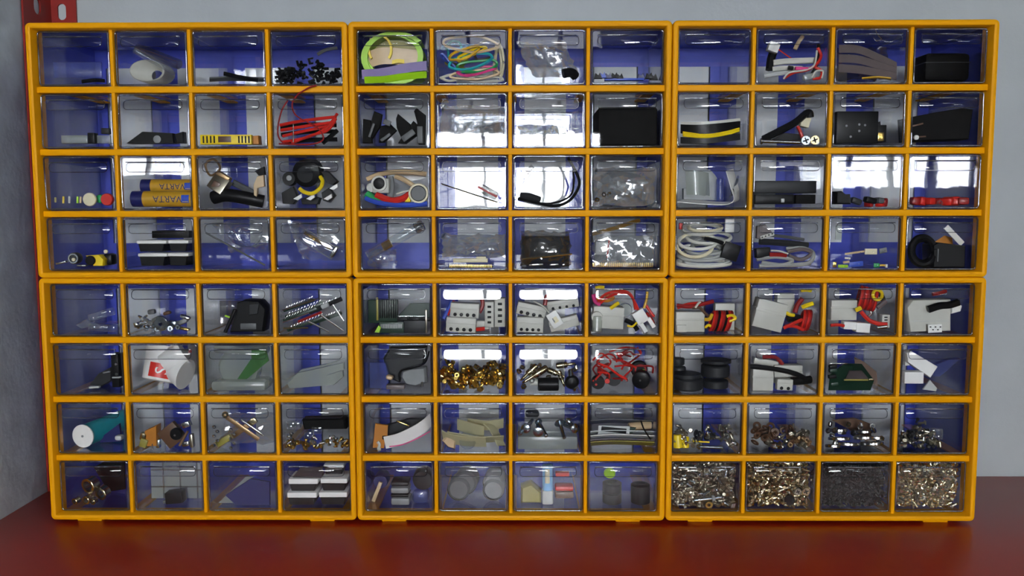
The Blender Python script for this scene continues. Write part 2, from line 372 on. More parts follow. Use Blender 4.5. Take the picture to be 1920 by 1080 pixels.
# ---------------------------------------------------------------- drawer contents: placing helpers
# points are given as (x, y, depth in mm) on enlarged details of the photograph, and become real positions at that depth
FR = dict(A=(40, 30, 340, 270), B=(640, 30, 940, 270), C=(1250, 30, 1550, 270), D=(60, 510, 360, 740), E=(660, 510, 950, 740), F=(1240, 510, 1540, 740))
CUR = {}
RND = random.Random(11)
FTILT = dict(A32=0, C33=0, C34=0)      # drawers whose front catches a window
TILT = dict(A13=3.4, B13=1.6, B22=.8, B23=.8, B32=0, B33=0, C32=0)      # drawers whose inner back catches it
ROWTILT = {1: 0, 2: -1.3, 3: 2.2, 4: .4}
def sel(k, r, c, phrase, ty=0.0):
    """a drawer: cabinet k, row r and column c counted from the top and from the post; tp, ty: how far its front leans (degrees)"""
    x0, y0, x1, y1 = FR[k]; tp = FTILT.get('%s%d%d' % (k, r, c), ROWTILT[r] if k in 'ABC' else 2.6 if (k in 'DF' and r == 2) else 0); tb = TILT.get('%s%d%d' % (k, r, c), tp)
    X = x1 if c > 2 else x0; Y = y1 if r > 2 else y0
    if k == 'D': X = (370 if c > 2 else 80) if r > 2 else X
    s = 4.319 if (k in 'DEF' and r <= 2) else 4.154
    o = cab_origin(k)
    cx = o.x+RIM+(c-1)*(CELLW+DIV)+CELLW/2; cz = o.z+CH-RIM-(r-1)*(CELLH+RAIL)-CELLH
    z0 = cz+.0005
    e = obj('drawer', None, loc=(cx, FRONT_Y, z0))
    loc = 'row %s column %s, %s cabinet' % (NUM[r], NUM[c], CNAME[k])
    tag(e, 'clear drawer %s, %s' % (phrase, loc), 'drawer', 'clear plastic drawers')
    obj('tub', DM['tub'], e); f = obj('front_panel', DM['front'], e)
    k_ = obj('tub_back', DM['back'], e, (0, .1095, .0018+(FH-.006-.0012)/2)); k_.rotation_euler = (radians(tb), 0, 0)
    p = obj('label_plate', DM['plate'], f); l = obj('pull_lip', DM['lip'], f); obj('front_border', DM['bord'], f); obj('plate_rim', DM['prim'], f)
    R = Matrix.Rotation(radians(tp), 4, 'X') @ Matrix.Rotation(radians(ty), 4, 'Z'); ctr = Vector((0, .001, FH/2))
    f.matrix_local = Matrix.Translation(ctr) @ R @ Matrix.Translation(-ctr)
    hw = FW/2-.0012-.0012-.0004
    CUR.clear(); CUR.update(X=X, Y=Y, s=s, loc=loc, lo=Vector((cx-hw, FRONT_Y+.0032, z0+.0020)), hi=Vector((cx+hw, FRONT_Y+.1100, z0+CELLH-.0015)), cx=cx)
def P(x, y, d):
    u = CUR['X']+x/CUR['s']; v = CUR['Y']+y/CUR['s']
    dr = CR*((u-960)/F)+CU*(-(v-540)/F)+CF
    return CAM+dr*((d/1000-CAM.y)/dr.y)
def S(d): return (d/1000-CAM.y)/F/CUR['s']            # metres per detail pixel at depth d
def clampv(p):
    lo, hi = CUR['lo'], CUR['hi']; return Vector((min(max(p.x, lo.x), hi.x), min(max(p.y, lo.y), hi.y), min(max(p.z, lo.z), hi.z)))
def fit(parts):
    """push a rigid thing back inside its drawer as a whole"""
    vs = [p for q in parts for p in q[1][0]]
    lo, hi = CUR['lo'], CUR['hi']; d = Vector((0, 0, 0))
    for i in range(3):
        a = min(p[i] for p in vs); b = max(p[i] for p in vs)
        if a < lo[i]: d[i] = lo[i]-a
        elif b > hi[i]: d[i] = max(hi[i]-b, lo[i]-a)
    return d
def T(name, desc, cat, *parts, group=None, free=False, flat=False, kind=None):
    """one thing lying in the current drawer; parts: (part name, geometry, material[, [sub-parts]])"""
    allp = []
    for q in parts: allp.append(q); allp += list(q[3]) if len(q) > 3 else []
    if not free:
        d = fit(allp)
        for q in allp:
            for i in range(len(q[1][0])): q[1][0][i] = clampv(q[1][0][i]+d)
    vs = [p for q in allp for p in q[1][0]]; b = base_of(vs)
    lab = desc+' in '+CUR['loc']
    if len(parts) == 1 and len(parts[0]) < 4:
        o = obj(name, mesh_of(name, parts[0][1], parts[0][2], b, flat), loc=b)
    else:
        o = obj(name, None, loc=b)
        for q in parts:
            c = obj(q[0], mesh_of(q[0], q[1], q[2], b, flat), o)
            for s_ in (q[3] if len(q) > 3 else []): obj(s_[0], mesh_of(s_[0], s_[1], s_[2], b, flat), c)
    tag(o, lab, cat, (group+' in '+CUR['loc']) if group else None, kind); return o
def poly(pts, d, th, ch=.6):
    """flat piece with a traced outline, chamfered edge and real thickness (mm); d: depth or depths per point"""
    ds = d if isinstance(d, (list, tuple)) else [d]*len(pts)
    A = [P(x, y, q) for (x, y), q in zip(pts, ds)]; c = sum(A, Vector())/len(A)
    R = max((p-c).length for p in A); k = 1-min(.3, ch/1000/max(R, 1e-4)); Y = Vector((0, 1, 0))
    ch = min(ch, th*.4)
    return rings([[c+(p-c)*k for p in A], [p+Y*ch/1000 for p in A], [p+Y*(th-ch)/1000 for p in A], [c+(p-c)*k+Y*th/1000 for p in A]])
def bx(x, y, w, h, d, th, rot=0, yaw=0, pit=0, c=.5):
    """box centred on detail point (x, y), w x h detail pixels, front at depth d mm, th mm thick, rot degrees anticlockwise in view"""
    s = S(d); g = box((-w*s/2, -th/2000, -h*s/2), (w*s/2, th/2000, h*s/2), c/1000)
    M = Matrix.Translation(P(x, y, d)+Vector((0, th/2000, 0))) @ Matrix.Rotation(radians(yaw), 4, 'Z') @ Matrix.Rotation(radians(pit), 4, 'X') @ Matrix.Rotation(radians(-rot), 4, 'Y')
    return xf(g, M)
def wire(pts, r=.9, n=6, k=6, closed=False): return tube([P(*p) for p in pts], r/1000, n, closed, k)
def cyl(p, q, r, r2=None, n=14): return rod(P(*p), P(*q), r/1000, None if r2 is None else r2/1000, n)
def disc(x, y, r, d, th, tilt=(0, 1, 0), n=20):
    s = S(d); return lathe([(r*s*.9, 0), (r*s, th/1000*.2), (r*s, th/1000*.8), (r*s*.9, th/1000)], P(x, y, d), tilt, n)
def ring(x, y, R, r, d, th, tilt=(0, 1, 0), n=20): s = S(d); return ringg(P(x, y, d), tilt, R*s, r*s, th/1000, n)
def strip(pts, wv, th=.4, k=5):
    """bent strip: centre line points and a width vector (detail px, detail px, mm)"""
    C = smooth([P(*p) for p in pts], k); a = P(*pts[0]); b = P(pts[0][0]+wv[0], pts[0][1]+wv[1], pts[0][2]+wv[2]); W = (b-a)/2; R = []
    for i, p in enumerate(C):
        t = C[min(i+1, len(C)-1)]-C[max(i-1, 0)]; n = t.cross(W); n = n.normalized()*th/2000 if n.length > 1e-9 else Vector((0, th/2000, 0))
        R.append([p-W-n, p+W-n, p+W+n, p-W+n])
    return rings(R)
def bag(x0, y0, x1, y1, d, th=14, seed=0, nx=11, nz=9, amp=3.0, skew=0):
    """crumpled plastic bag: two creased sheets joined round the edge"""
    R = random.Random(seed); s = S(d)
    def sheet(sg):
        o = []
        for j in range(nz+1):
            row = []
            for i in range(nx+1):
                a, b = i/nx, j/nz; e = min(1, 4*min(a, 1-a))*min(1, 4*min(b, 1-b))
                px = x0+(x1-x0)*a+skew*(b-.5)+(R.uniform(-1, 1)*12); py = y0+(y1-y0)*b+R.uniform(-1, 1)*12
                row.append(P(px, py, d+th/2+sg*(e*th/2+e*R.uniform(-amp, amp)*.5)+ (1-e)*R.uniform(-1, 1)))
            o.append(row)
        return o
    A, B = sheet(-1), sheet(1); V, Fc = [], []; idx = {}
    for q, G in enumerate((A, B)):
        for j in range(nz+1):
            for i in range(nx+1):
                bd = i in (0, nx) or j in (0, nz)
                if q and bd: idx[1, j, i] = idx[0, j, i]
                else: idx[q, j, i] = len(V); V.append(G[j][i])
        for j in range(nz):
            for i in range(nx):
                a, b, c, e = idx[q, j, i], idx[q, j, i+1], idx[q, j+1, i+1], idx[q, j+1, i]
                for t in ((a, b, c), (a, c, e)) if (i+j) % 2 else ((a, b, e), (b, c, e)):
                    if len(set(t)) == 3: Fc.append(t)
    return V, Fc
def text(body, h, depth=.00008):
    cu = bpy.data.curves.new('t', 'FONT'); cu.body = body; cu.size = 1; cu.extrude = 0; cu.align_x = 'CENTER'; cu.align_y = 'CENTER'; cu.resolution_u = 3
    o = bpy.data.objects.new('t', cu); COL.objects.link(o); dg = bpy.context.evaluated_depsgraph_get()
    me = bpy.data.meshes.new_from_object(o.evaluated_get(dg)); V = [v.co*h for v in me.vertices]; Fc = [tuple(p.vertices) for p in me.polygons]
    bpy.data.objects.remove(o); bpy.data.curves.remove(cu); bpy.data.meshes.remove(me)
    n = len(V); from collections import Counter
    ed = Counter(frozenset((f[i], f[(i+1) % len(f)])) for f in Fc for i in range(len(f)))
    NF = Fc+[tuple(i+n for i in reversed(f)) for f in Fc]+[(f[i], f[(i+1) % len(f)], f[(i+1) % len(f)]+n, f[i]+n) for f in Fc for i in range(len(f)) if ed[frozenset((f[i], f[(i+1) % len(f)]))] == 1]
    return V+[Vector((p.x, p.y, p.z-depth)) for p in V], NF
def connector(x, y, w, h, d, th, rot=0, pins=4, rows=1, hole='black', mat='nylon', holes=True, yaw=0, pit=0):
    """housing with a flanged mouth and pin holes near its lower edge"""
    b = bx(x, y, w, h, d, th, rot, yaw, pit, .8); parts = []
    a = radians(rot); ux, uy = cos(a), -sin(a); vx, vy = sin(a), cos(a)
    s = []
    if holes:
        for i in range(pins):
            t = (i+.5)/pins-.5; px = x+ux*w*.86*t+vx*h*.30; py = y+uy*w*.86*t+vy*h*.30
            s.append(('pin_hole', disc(px, py, min(w/pins*.26, h*.16), d-.25, .5, n=8), hole))
    s.append(('collar', bx(x-vx*h*.12, y-vy*h*.12, w*1.02, h*.10, d-.3, th+.4, rot, yaw, pit, .3), mat))
    return ('housing', b, mat, s)
def place(name, me, mat, desc, cat, group, locs, kids=()):
    """copies of one small thing: locs = matrices"""
    for M in locs:
        o = obj(name, me); o.matrix_world = M
        tag(o, desc+' in '+CUR['loc'], cat, group+' in '+CUR['loc'])
        for n2, m2 in kids: obj(n2, m2, o)
SMALL = {}
def small(key, fn, mat):
    if key not in SMALL: SMALL[key] = mesh_of(key, fn(), mat)
    return SMALL[key]
mm = .001
def g_screw(L=7, r=1.0, hr=2.2, pan=True):
    Z = Vector((0, 0, -L*mm/2)); prof = [(.2*mm, 0), (r*.8*mm, .6*mm)]
    h = .6
    while h < L-2.0: prof += [(r*.78*mm, (h+.35)*mm), (r*1.08*mm, (h+.7)*mm)]; h += .9
    prof += [(r*mm, (L-1.6)*mm)]
    prof += [(hr*mm, (L-1.4)*mm), (hr*mm, (L-.9)*mm), (hr*.7*mm, (L-.1)*mm)] if pan else [(hr*mm, (L-.3)*mm), (hr*.95*mm, L*mm)]
    prof += [(hr*.35*mm, (L-.1)*mm), (hr*.2*mm, (L-.7)*mm)]
    return lathe(prof, Z, (0, 0, 1), 8)
def g_lo(L=7, r=1.0, hr=2.1): return lathe([(.2*mm, -L/2*mm), (r*mm, (-L/2+.8)*mm), (r*mm, (L/2-1.6)*mm), (hr*mm, (L/2-1.4)*mm), (hr*.7*mm, L/2*mm)], (0, 0, 0), (0, 0, 1), 6)
def g_hex(L=6, r=2.6, ri=1.4):
    V = []; R_ = lambda rr, h, n=6: [Vector((rr*mm*cos(2*pi*k/n), rr*mm*sin(2*pi*k/n), h*mm)) for k in range(n)]
    return rings([R_(ri, -L/2), R_(r*.9, -L/2), R_(r, -L/2+.4), R_(r, L/2-.4), R_(r*.9, L/2), R_(ri, L/2)], loop=True)
def g_stand(L=7, r=2.4): return join(lathe([(r*.9*mm, -L/2*mm), (r*mm, (-L/2+.3)*mm), (r*mm, (L/2-.3)*mm), (r*.9*mm, L/2*mm)], (0, 0, 0), (0, 0, 1), 6), lathe([(1.2*mm, L/2*mm), (1.25*mm, (L/2+1.5)*mm), (1.1*mm, (L/2+3.5)*mm)], (0, 0, 0), (0, 0, 1), 8))
def g_ring(R=4, r=2.2, t=.9): return ringg((0, 0, -t/2*mm), (0, 0, 1), R*mm, r*mm, t*mm, 18)
def g_clip(): return join(box((-.0030, -.0012, -.0010), (.0030, .0012, .0010), .0003), box((-.0030, -.0012, .0008), (-.0018, .0012, .0045), .0003), box((.0016, -.0012, .0008), (.0030, .0012, .0032), .0003))
def g_block(w=8, d=5, h=4): return box((-w*mm/2, -d*mm/2, -h*mm/2), (w*mm/2, d*mm/2, h*mm/2), .0006)
def rot3(R): return Matrix.Rotation(R.uniform(0, 6.283), 4, 'Z') @ Matrix.Rotation(R.uniform(0, 6.283), 4, 'X') @ Matrix.Rotation(R.uniform(0, 6.283), 4, 'Y')
def heap(n, xa, xb, prof, seed, half=4.0, d0=14, d1=45, grow=False):
    """matrices for a heap: prof(t) gives its height in detail px above the floor line; items lie between depths d0 and d1"""
    R = random.Random(seed); out = []; lo, hi = CUR['lo'], CUR['hi']; h = half*mm
    for i in range(n):
        t = R.random(); d = R.uniform(d0, d1) if i > n*.15 else d0
        p = P(xa+(xb-xa)*t, 0, d); top = prof(t)*S(d)
        z = lo.z+h*.8+max(0, top-h)*(R.random()**.8)
        p = Vector((min(max(p.x, lo.x+h), hi.x-h), min(max(p.y, lo.y+h), hi.y-h), min(z, hi.z-h)))
        out.append(Matrix.Translation(p) @ rot3(R))
    return out
def filled(n, seed, half=3.6, d0=4.6, d1=7.5, top=47.0):
    """matrices covering the whole window of a brim-full drawer, just behind its front"""
    R = random.Random(seed); lo, hi = CUR['lo'], CUR['hi']; h = half*mm; out = []
    nx = max(1, round(sqrt(n*1.45))); nz = max(1, math.ceil(n/nx))
    zt = min(hi.z-h, lo.z+top*mm)
    for i in range(n):
        a = ((i % nx)+.5+R.uniform(-.45, .45))/nx; b = ((i//nx)+.5+R.uniform(-.45, .45))/nz
        p = Vector((lo.x+h+(hi.x-lo.x-2*h)*a, lo.y+R.uniform(d0, d1)*mm, lo.z+h*.9+(zt-lo.z-h)*b))
        M = Matrix.Rotation(R.uniform(0, 6.283), 4, 'Y') @ Matrix.Rotation(R.uniform(-.9, .9), 4, 'X')
        out.append(Matrix.Translation(p) @ M)
    return out
def bulk(name, desc, cat, fn, n, mat, seed, half=3.6, d0=11, d1=60, top=46):
    R = random.Random(seed); lo, hi = CUR['lo'], CUR['hi']; g = fn(); h = half*mm; V, Fc = [], []
    for i in range(n):
        p = Vector((R.uniform(lo.x+h, hi.x-h), R.uniform(lo.y+d0*mm, lo.y+d1*mm), R.uniform(lo.z+h, min(hi.z-h, lo.z+top*mm)))); M = Matrix.Translation(p) @ rot3(R)
        b = len(V); V += [clampv(M @ q) for q in g[0]]; Fc += [tuple(k+b for k in f) for f in g[1]]
    b = base_of(V); o = obj(name, mesh_of(name, (V, Fc), mat, b), loc=b); tag(o, desc+' in '+CUR['loc'], cat, None, 'stuff')
# ---------------------------------------------------------------- upper post-side cabinet
def lidbox(x0, x1, yl, lh, bh, d, desc, depth=20, lid='white', flare=.06):
    w = x1-x0; i = w*flare; b = yl+lh+bh
    T('lidded_box', desc, 'box', ('box_body', poly([(x0+i, yl+lh), (x1-i, yl+lh), (x1-i*2, b), (x0+i*2, b)], d+.6, depth, .8), 'black'),
      ('box_lid', bx((x0+x1)/2, yl+lh/2, w, lh, d, depth+1.4, c=.9), lid, [('lid_ridge', bx((x0+x1)/2, yl-2, w*.72, 4, d+2, depth-6, c=.2), 'light_grey')]))
sel('A', 1, 1, 'with a blue plastic sleeve')
T('plastic_sleeve', 'blue tinted plastic sleeve standing upright', 'sleeve', ('sleeve', bx(350, 420, 370, 120, 30, 3), 'blue_film'))
T('rubber_strip', 'short black rubber strip lying flat', 'strip', ('strip', strip([(470, 512, 20), (570, 500, 30), (650, 505, 40)], (0, 16, 8), 1.5), 'black_matte'))
sel('A', 1, 2, 'with white cable sleeves')
def sleeve_loop(x, y, rx, ry, hx, hy, hr, d, L, desc):
    n = 24; s = S(d); c = P(x, y, d); hc = P(hx, hy, d)
    def e(rx_, ry_, cc, dy): return [cc+Vector((rx_*s*cos(2*pi*k/n)*(1 if abs(cos(2*pi*k/n)) < .8 else .97), dy*mm, ry_*s*sin(2*pi*k/n))) for k in range(n)]
    T('cable_sleeve', desc, 'sleeve', ('sleeve', rings([e(rx*.93, ry*.93, c, 0), e(rx, ry, c, 1), e(rx, ry, c, L), e(rx*.9, ry*.9, c, L), e(rx*.6, ry*.6, (c+hc)/2, L*.6), e(hr*1.1, hr, hc, L*.4), e(rx*.88, ry*.86, c, 1.2)], loop=True), 'nylon'))
sleeve_loop(975, 425, 140, 84, 1025, 455, 42, 22, 26, 'wide oval white rubber sleeve')
sleeve_loop(765, 435, 55, 70, 770, 450, 26, 40, 20, 'narrow pale rubber sleeve standing behind')
T('clear_tube', 'clear plastic tube leaning across', 'tube', ('tube', cyl((880, 265, 16), (1200, 440, 20), 3.2), 'clear_part'))
T('clear_tube', 'smoky plastic tube leaning behind', 'tube', ('tube', cyl((900, 250, 40), (1235, 380, 34), 5), 'film_dark'))
sel('A', 1, 3, 'with flat black strips')
T('flat_strip', 'long black plastic strip lying tilted', 'strip', ('strip', strip([(330, 448, 30), (450, 475, 30), (600, 500, 30)], (0, 22, 6), 1.5), 'black'))
T('flat_strip', 'dull olive strip lying along the floor', 'strip', ('strip', strip([(120, 495, 40), (300, 488, 42), (560, 496, 44)], (0, 26, 6), 1.5), 'dark_grey'))
sel('A', 1, 4, 'with a heap of black clips')
place('jumper_clip', small('jumper_clip', g_clip, 'black'), 'black', 'tiny black plastic jumper clip', 'clip', 'heaped black jumper clips',
      heap(75, 690, 1225, lambda t: 110+100*max(0, 1-abs(t-.55)/.4), 3, 3.2, 14, 45))
T('cable_tail', 'grey cable tail arching over the clips', 'cable', ('cable', wire([(1060, 300, 35), (1130, 262, 35), (1215, 248, 35)], 1.6), 'dark_grey'))
sel('A', 2, 1, 'with pale blocks')
T('plastic_block', 'long pale translucent plastic block', 'block', ('block', bx(410, 960, 200, 62, 16, 10), 'frosted'))
T('plastic_block', 'small black plastic block', 'block', ('block', bx(542, 950, 54, 80, 15, 8), 'black'))
T('plastic_block', 'short pale translucent plastic block', 'block', ('block', bx(640, 960, 104, 62, 18, 10), 'frosted'))
T('plastic_block', 'dark grey rounded plastic cap', 'block', ('block', bx(650, 895, 60, 44, 50, 8), 'charcoal'))
sel('A', 2, 2, 'with black angled brackets')
T('plastic_bracket', 'black wedge bracket with a round hole', 'bracket', ('bracket', poly([(790, 992), (915, 900), (1150, 912), (1160, 990)], 18, 14), 'black'), ('bore', disc(1030, 960, 30, 17.7, .8), 'grey'))
T('plastic_bracket', 'narrow black plastic bracket', 'bracket', ('bracket', poly([(1195, 920), (1255, 900), (1262, 990), (1215, 990)], 16, 10), 'black'))
sel('A', 2, 3, 'with a yellow slotted comb')
T('slotted_comb', 'bright yellow slotted plastic terminal comb', 'comb', ('comb', bx(305, 962, 396, 74, 13, 6), 'yellow', [('slot', bx(x, 962, 12, 54, 12.8, 1, c=.1), 'black') for x in (132, 160, 188, 216, 408, 434, 460, 486)]+[('slot', bx(297, 960, 100, 46, 12.8, 1, c=.1), 'brown')]))
T('amber_stopper', 'brown amber plastic cap', 'cap', ('cap', poly([(505, 1000), (515, 935), (600, 930), (605, 1000)], 20, 10), 'rust'))
sel('A', 2, 4, 'stuffed with red wire')
for i, (pts, r) in enumerate([([(770, 850, 18), (950, 815, 14), (1210, 785, 20)], 2.0), ([(775, 890, 16), (960, 860, 14), (1205, 825, 22)], 2.0), ([(790, 935, 16), (980, 890, 13), (1190, 850, 20)], 1.9),
                    ([(790, 980, 18), (960, 950, 14), (1120, 880, 16), (1215, 760, 20)], 1.8), ([(860, 990, 14), (1010, 930, 13), (1140, 890, 14), (1205, 800, 18)], 1.6)]):
    T('wire_strand', ('upper', 'second', 'third', 'fourth', 'lowest')[i]+' red insulated wire strand in the bundle', 'wire', ('wire', wire(pts, r*.8, 7), 'red'))
for i, (pts) in enumerate([[(775, 870, 24), (1000, 845, 24), (1210, 850, 28)], [(780, 925, 24), (1000, 900, 24), (1215, 900, 28)], [(800, 985, 26), (1000, 965, 24), (1215, 960, 28)], [(1100, 990, 22), (1170, 930, 22), (1215, 890, 24)]]):
    T('wire_strand', ('top', 'upper', 'lower', 'corner')[i]+' black wire strand behind the red', 'wire', ('wire', wire(pts, 2.2, 7), 'black'))
T('loose_wire', 'thin red wire curving out over the rail', 'wire', ('wire', wire([(760, 995, 12.5), (1000, 1000, 12.5), (1105, 960, 12.5), (1060, 870, 12.5), (900, 780, 12.5), (863, 690, 12.5), (900, 620, 9), (945, 585, 4), (1000, 555, 3), (1052, 540, 3)], .75), 'dark_red'), free=True)
T('loose_wire', 'thin red wire looping up behind', 'wire', ('wire', wire([(830, 658, 14), (785, 730, 14), (755, 850, 14), (757, 940, 13), (795, 990, 13)], .75), 'dark_red'))
T('clear_pin', 'upright thin silver pin', 'pin', ('pin', cyl((872, 840, 12.5), (872, 985, 12.5), .5, n=6), 'steel'))
sel('A', 3, 1, 'with coloured beads')
for i, (x, m_, h) in enumerate([(222, 'olive', 40), (328, 'yellow', 55), (374, 'light_grey', 52), (438, 'lime', 52), (462, 'tan', 50)]):
    T('small_diode', ('olive', 'yellow', 'grey', 'lime', 'tan')[i]+' glass diode standing on end', 'diode', ('diode', cyl((x, 435-h/2, 20), (x, 435+h/2, 20), 1.0, n=8), m_))
T('counter_disc', 'cream plastic counter disc facing forward', 'disc', ('disc', disc(528, 432, 52, 14, 3), 'cream'))
T('rounded_bead', 'green rounded plastic bead', 'bead', ('bead', bx(603, 428, 62, 70, 20, 8, c=3), 'green'))
T('counter_disc', 'red plastic counter disc', 'disc', ('disc', disc(662, 432, 48, 16, 5), 'red'))
sel('A', 3, 2, 'with two gold batteries')
def battery(x0, x1, y, r, d, desc, up):
    a, b = P(x0, y, d), P(x1, y, d); rr = r*S(d); ax = (b-a).normalized(); L = (b-a).length
    V, Fc = text('VARTA', rr*1.15)
    bm = bmesh.new(); bv = [bm.verts.new(p) for p in V]
    for f in Fc:
        try: bm.faces.new([bv[i] for i in f])
        except ValueError: pass
    for q in range(-6, 7): bmesh.ops.bisect_plane(bm, geom=bm.verts[:]+bm.edges[:]+bm.faces[:], plane_co=(0, q*rr*.09, 0), plane_no=(0, 1, 0))
    bm.verts.index_update(); V = [v.co.copy() for v in bm.verts]; Fc = [tuple(v.index for v in f.verts) for f in bm.faces]; bm.free()
    c = a+ax*L*.60
    def wrap(p):
        an = p.y/rr*up; k = rr*1.016+p.z
        return c+ax*p.x*up+Vector((0, -k*cos(an), k*sin(an)))
    tx = ([wrap(p) for p in V], Fc)
    def patch(u0, u1, w0, w1, k): 
        n = 6; R_ = []
        for q in range(n+1):
            an = w0+(w1-w0)*q/n; R_.append([a+ax*u+Vector((0, -rr*kk*cos(an), rr*kk*sin(an))) for u, kk in ((u0, k), (u1, k), (u1, k-.02), (u0, k-.02))])
        return rings(R_)
    u0 = L*.82; tri = []
    T('battery', desc, 'battery', ('cell_body', lathe([(rr*.7, 0), (rr, rr*.15), (rr, L*.20)], a, ax, 22), 'navy'), ('cell_wrap', lathe([(rr, L*.20), (rr, L*.97), (rr*.8, L)], a, ax, 22), 'battery_gold',
      [('lettering', tx, 'navy'), ('logo_patch', patch(u0, u0+rr*.95, -.5, .5, 1.012), 'blue'), ('logo_triangle', ([a+ax*(u0+rr*.48+dx*rr)+Vector((0, -rr*k_*cos(an), rr*k_*sin(an))) for k_ in (1.028, 1.016) for dx, an in ((-.38, -.36), (.38, -.36), (0, .40))], [(0, 1, 2), (5, 4, 3), (0, 3, 4, 1), (1, 4, 5, 2), (2, 5, 3, 0)]), 'yellow')]),
      ('terminal', lathe([(rr*.36, 0), (rr*.36, rr*.3)], b, ax, 12), 'nickel'))
battery(782, 1275, 428, 62, 26, 'gold battery with dark lettering lying in front', -1)
battery(900, 1330, 330, 55, 48, 'gold battery lying raised at the back', -1)
T('dark_stopper', 'dark blue plastic sleeve behind the batteries', 'sleeve', ('sleeve', bx(870, 315, 80, 80, 60, 12), 'charcoal'))
sel('A', 3, 3, 'with metal plug shells')
T('plug_shell', 'square metal plug shell tilted on the cable', 'plug', ('shell', bx(285, 315, 130, 130, 16, 10, rot=-32, pit=-15), 'tin', [('opening', bx(268, 322, 60, 58, 15.2, 1.5, rot=-32), 'brown')]), ('shell_flange', bx(320, 250, 110, 34, 17, 9, rot=-32), 'bronze'))
T('bent_wire', 'bent square loop of bronze wire', 'wire', ('wire', tube([P(*p) for p in ((185, 160, 22), (250, 120, 24), (300, 190, 24), (225, 245, 22))], .0012, 6, True, 5), 'bronze'))
T('moulded_cable', 'thick black moulded cable end', 'cable', ('cable', wire([(250, 420, 24), (340, 400, 22), (470, 415, 22), (640, 450, 26)], 6.5, 10), 'black'), ('strain_relief', wire([(400, 300, 34), (480, 340, 36), (560, 385, 36)], 3.2, 8), 'dark_grey'))
T('metal_clip', 'tan metal retaining clip', 'clip', ('clip', poly([(560, 320), (590, 250), (640, 240), (645, 330), (590, 345), (585, 410), (565, 400)], 18, 5), 'tan'))
T('black_bracket', 'black bracket in the upper corner', 'bracket', ('bracket', poly([(570, 210), (640, 175), (650, 240), (600, 245)], 40, 6), 'black'))
sel('A', 3, 4, 'with black knobs')
T('control_dial', 'large ribbed black knob', 'knob', ('knob', lathe([(9*mm, 0), (13.5*mm, 2*mm), (13.5*mm, 16*mm), (10*mm, 18*mm)], P(965, 215, 24), (0.1, 1, .15), 26), 'black'), ('knob_cap', lathe([(8*mm, 0), (8*mm, 1.5*mm)], P(962, 222, 22.5), (.1, 1, .15), 20), 'charcoal'))
T('control_dial', 'smaller black knob at the side', 'knob', ('knob', disc(775, 270, 55, 26, 12), 'black'), ('knob_cap', disc(778, 265, 22, 25, 2), 'grey'))
T('cable_loop', 'bright yellow cable curl under the knob', 'cable', ('cable', wire([(918, 345, 14), (960, 375, 14), (1020, 385, 14), (1080, 345, 15), (1100, 295, 18), (1083, 255, 22)], 1.9, 8), 'yellow'))
for i, q in enumerate([[(1090, 215), (1130, 205), (1215, 290), (1180, 320), (1130, 300)], [(1090, 380), (1150, 340), (1195, 400), (1150, 455), (1100, 440)], [(740, 380), (830, 330), (870, 420), (830, 470), (750, 465)], [(930, 430), (1000, 400), (1080, 420), (1060, 470), (940, 470)]]):
    T('black_fitting', ('upper corner', 'lower corner', 'squat', 'low middle')[i]+' black plastic fitting', 'fitting', ('fitting', poly(q, 18+i*3, 10), 'black'))
for i, (x, y) in enumerate(((1185, 332), (1140, 412), (905, 412), (1005, 412))):
    T('white_tab', ('upper corner', 'lower corner', 'low', 'low middle')[i]+' white plastic tab', 'tab', ('tab', poly([(x-35, y+15), (x+30, y-25), (x+35, y+5), (x, y+28)], 15, 2), 'white'))
sel('A', 4, 1, 'with coloured jacks')
T('round_jack', 'round grey jack with a green ring', 'jack', ('jack', disc(402, 892, 46, 16, 9), 'charcoal', [('ring', ring(402, 892, 40, 30, 15.4, 1), 'zinc'), ('pin', disc(404, 900, 14, 15, 1.5), 'cream')]))
T('wire_connector', 'yellow connector with a black mouth', 'connector', ('housing', poly([(498, 870), (600, 862), (640, 900), (632, 950), (560, 950), (548, 900)], 20, 12), 'yellow'), ('mouth', disc(532, 908, 38, 17, 3), 'black'))
T('black_lump', 'black cable gland', 'gland', ('gland', bx(665, 900, 80, 90, 28, 14, c=3), 'black'), ('pin', disc(655, 838, 16, 27, 2), 'cream'))
T('metal_tag', 'small silver tag lying flat', 'tag', ('tag', bx(245, 925, 80, 14, 16, 8, rot=14), 'zinc')); T('metal_tag', 'shiny silver strip near the front', 'tag', ('tag', bx(465, 948, 74, 14, 14, 5), 'steel'))
sel('A', 4, 2, 'with lidded black boxes')
lidbox(895, 1128, 752, 26, 60, 22, 'black box with white lid, upper front', 24)
lidbox(905, 1135, 852, 26, 70, 22, 'black box with white lid, lower front', 24)
lidbox(1142, 1302, 750, 26, 60, 22, 'narrow black box with white lid, upper', 24)
lidbox(1140, 1302, 850, 26, 70, 22, 'narrow black box with white lid, lower', 24)
T('lidded_box', 'dark box on top of the stacked boxes', 'box', ('box_body', bx(1160, 705, 290, 56, 28, 20), 'black'))
sel('A', 4, 3, 'with a folded clear bag')
T('clear_bag', 'folded clear plastic bag', 'bag', ('bag', bag(150, 600, 650, 850, 30, 12, 5, amp=2.0, skew=150), 'film'))
T('thin_rod', 'thin grey rod leaning corner to corner', 'rod', ('rod', cyl((190, 690, 18), (652, 945, 20), .9), 'dark_grey'))
for i in range(3): T('bent_film', ('inner', 'middle', 'outer')[i]+' curl of clear film', 'film', ('film', strip([(340+30*i, 680, 26), (400+40*i, 760, 24), (500+40*i, 800, 24), (640, 780-60*i, 26)], (0, 0, 14), .5), 'clear_part'))
sel('A', 4, 4, 'with a clear tube')
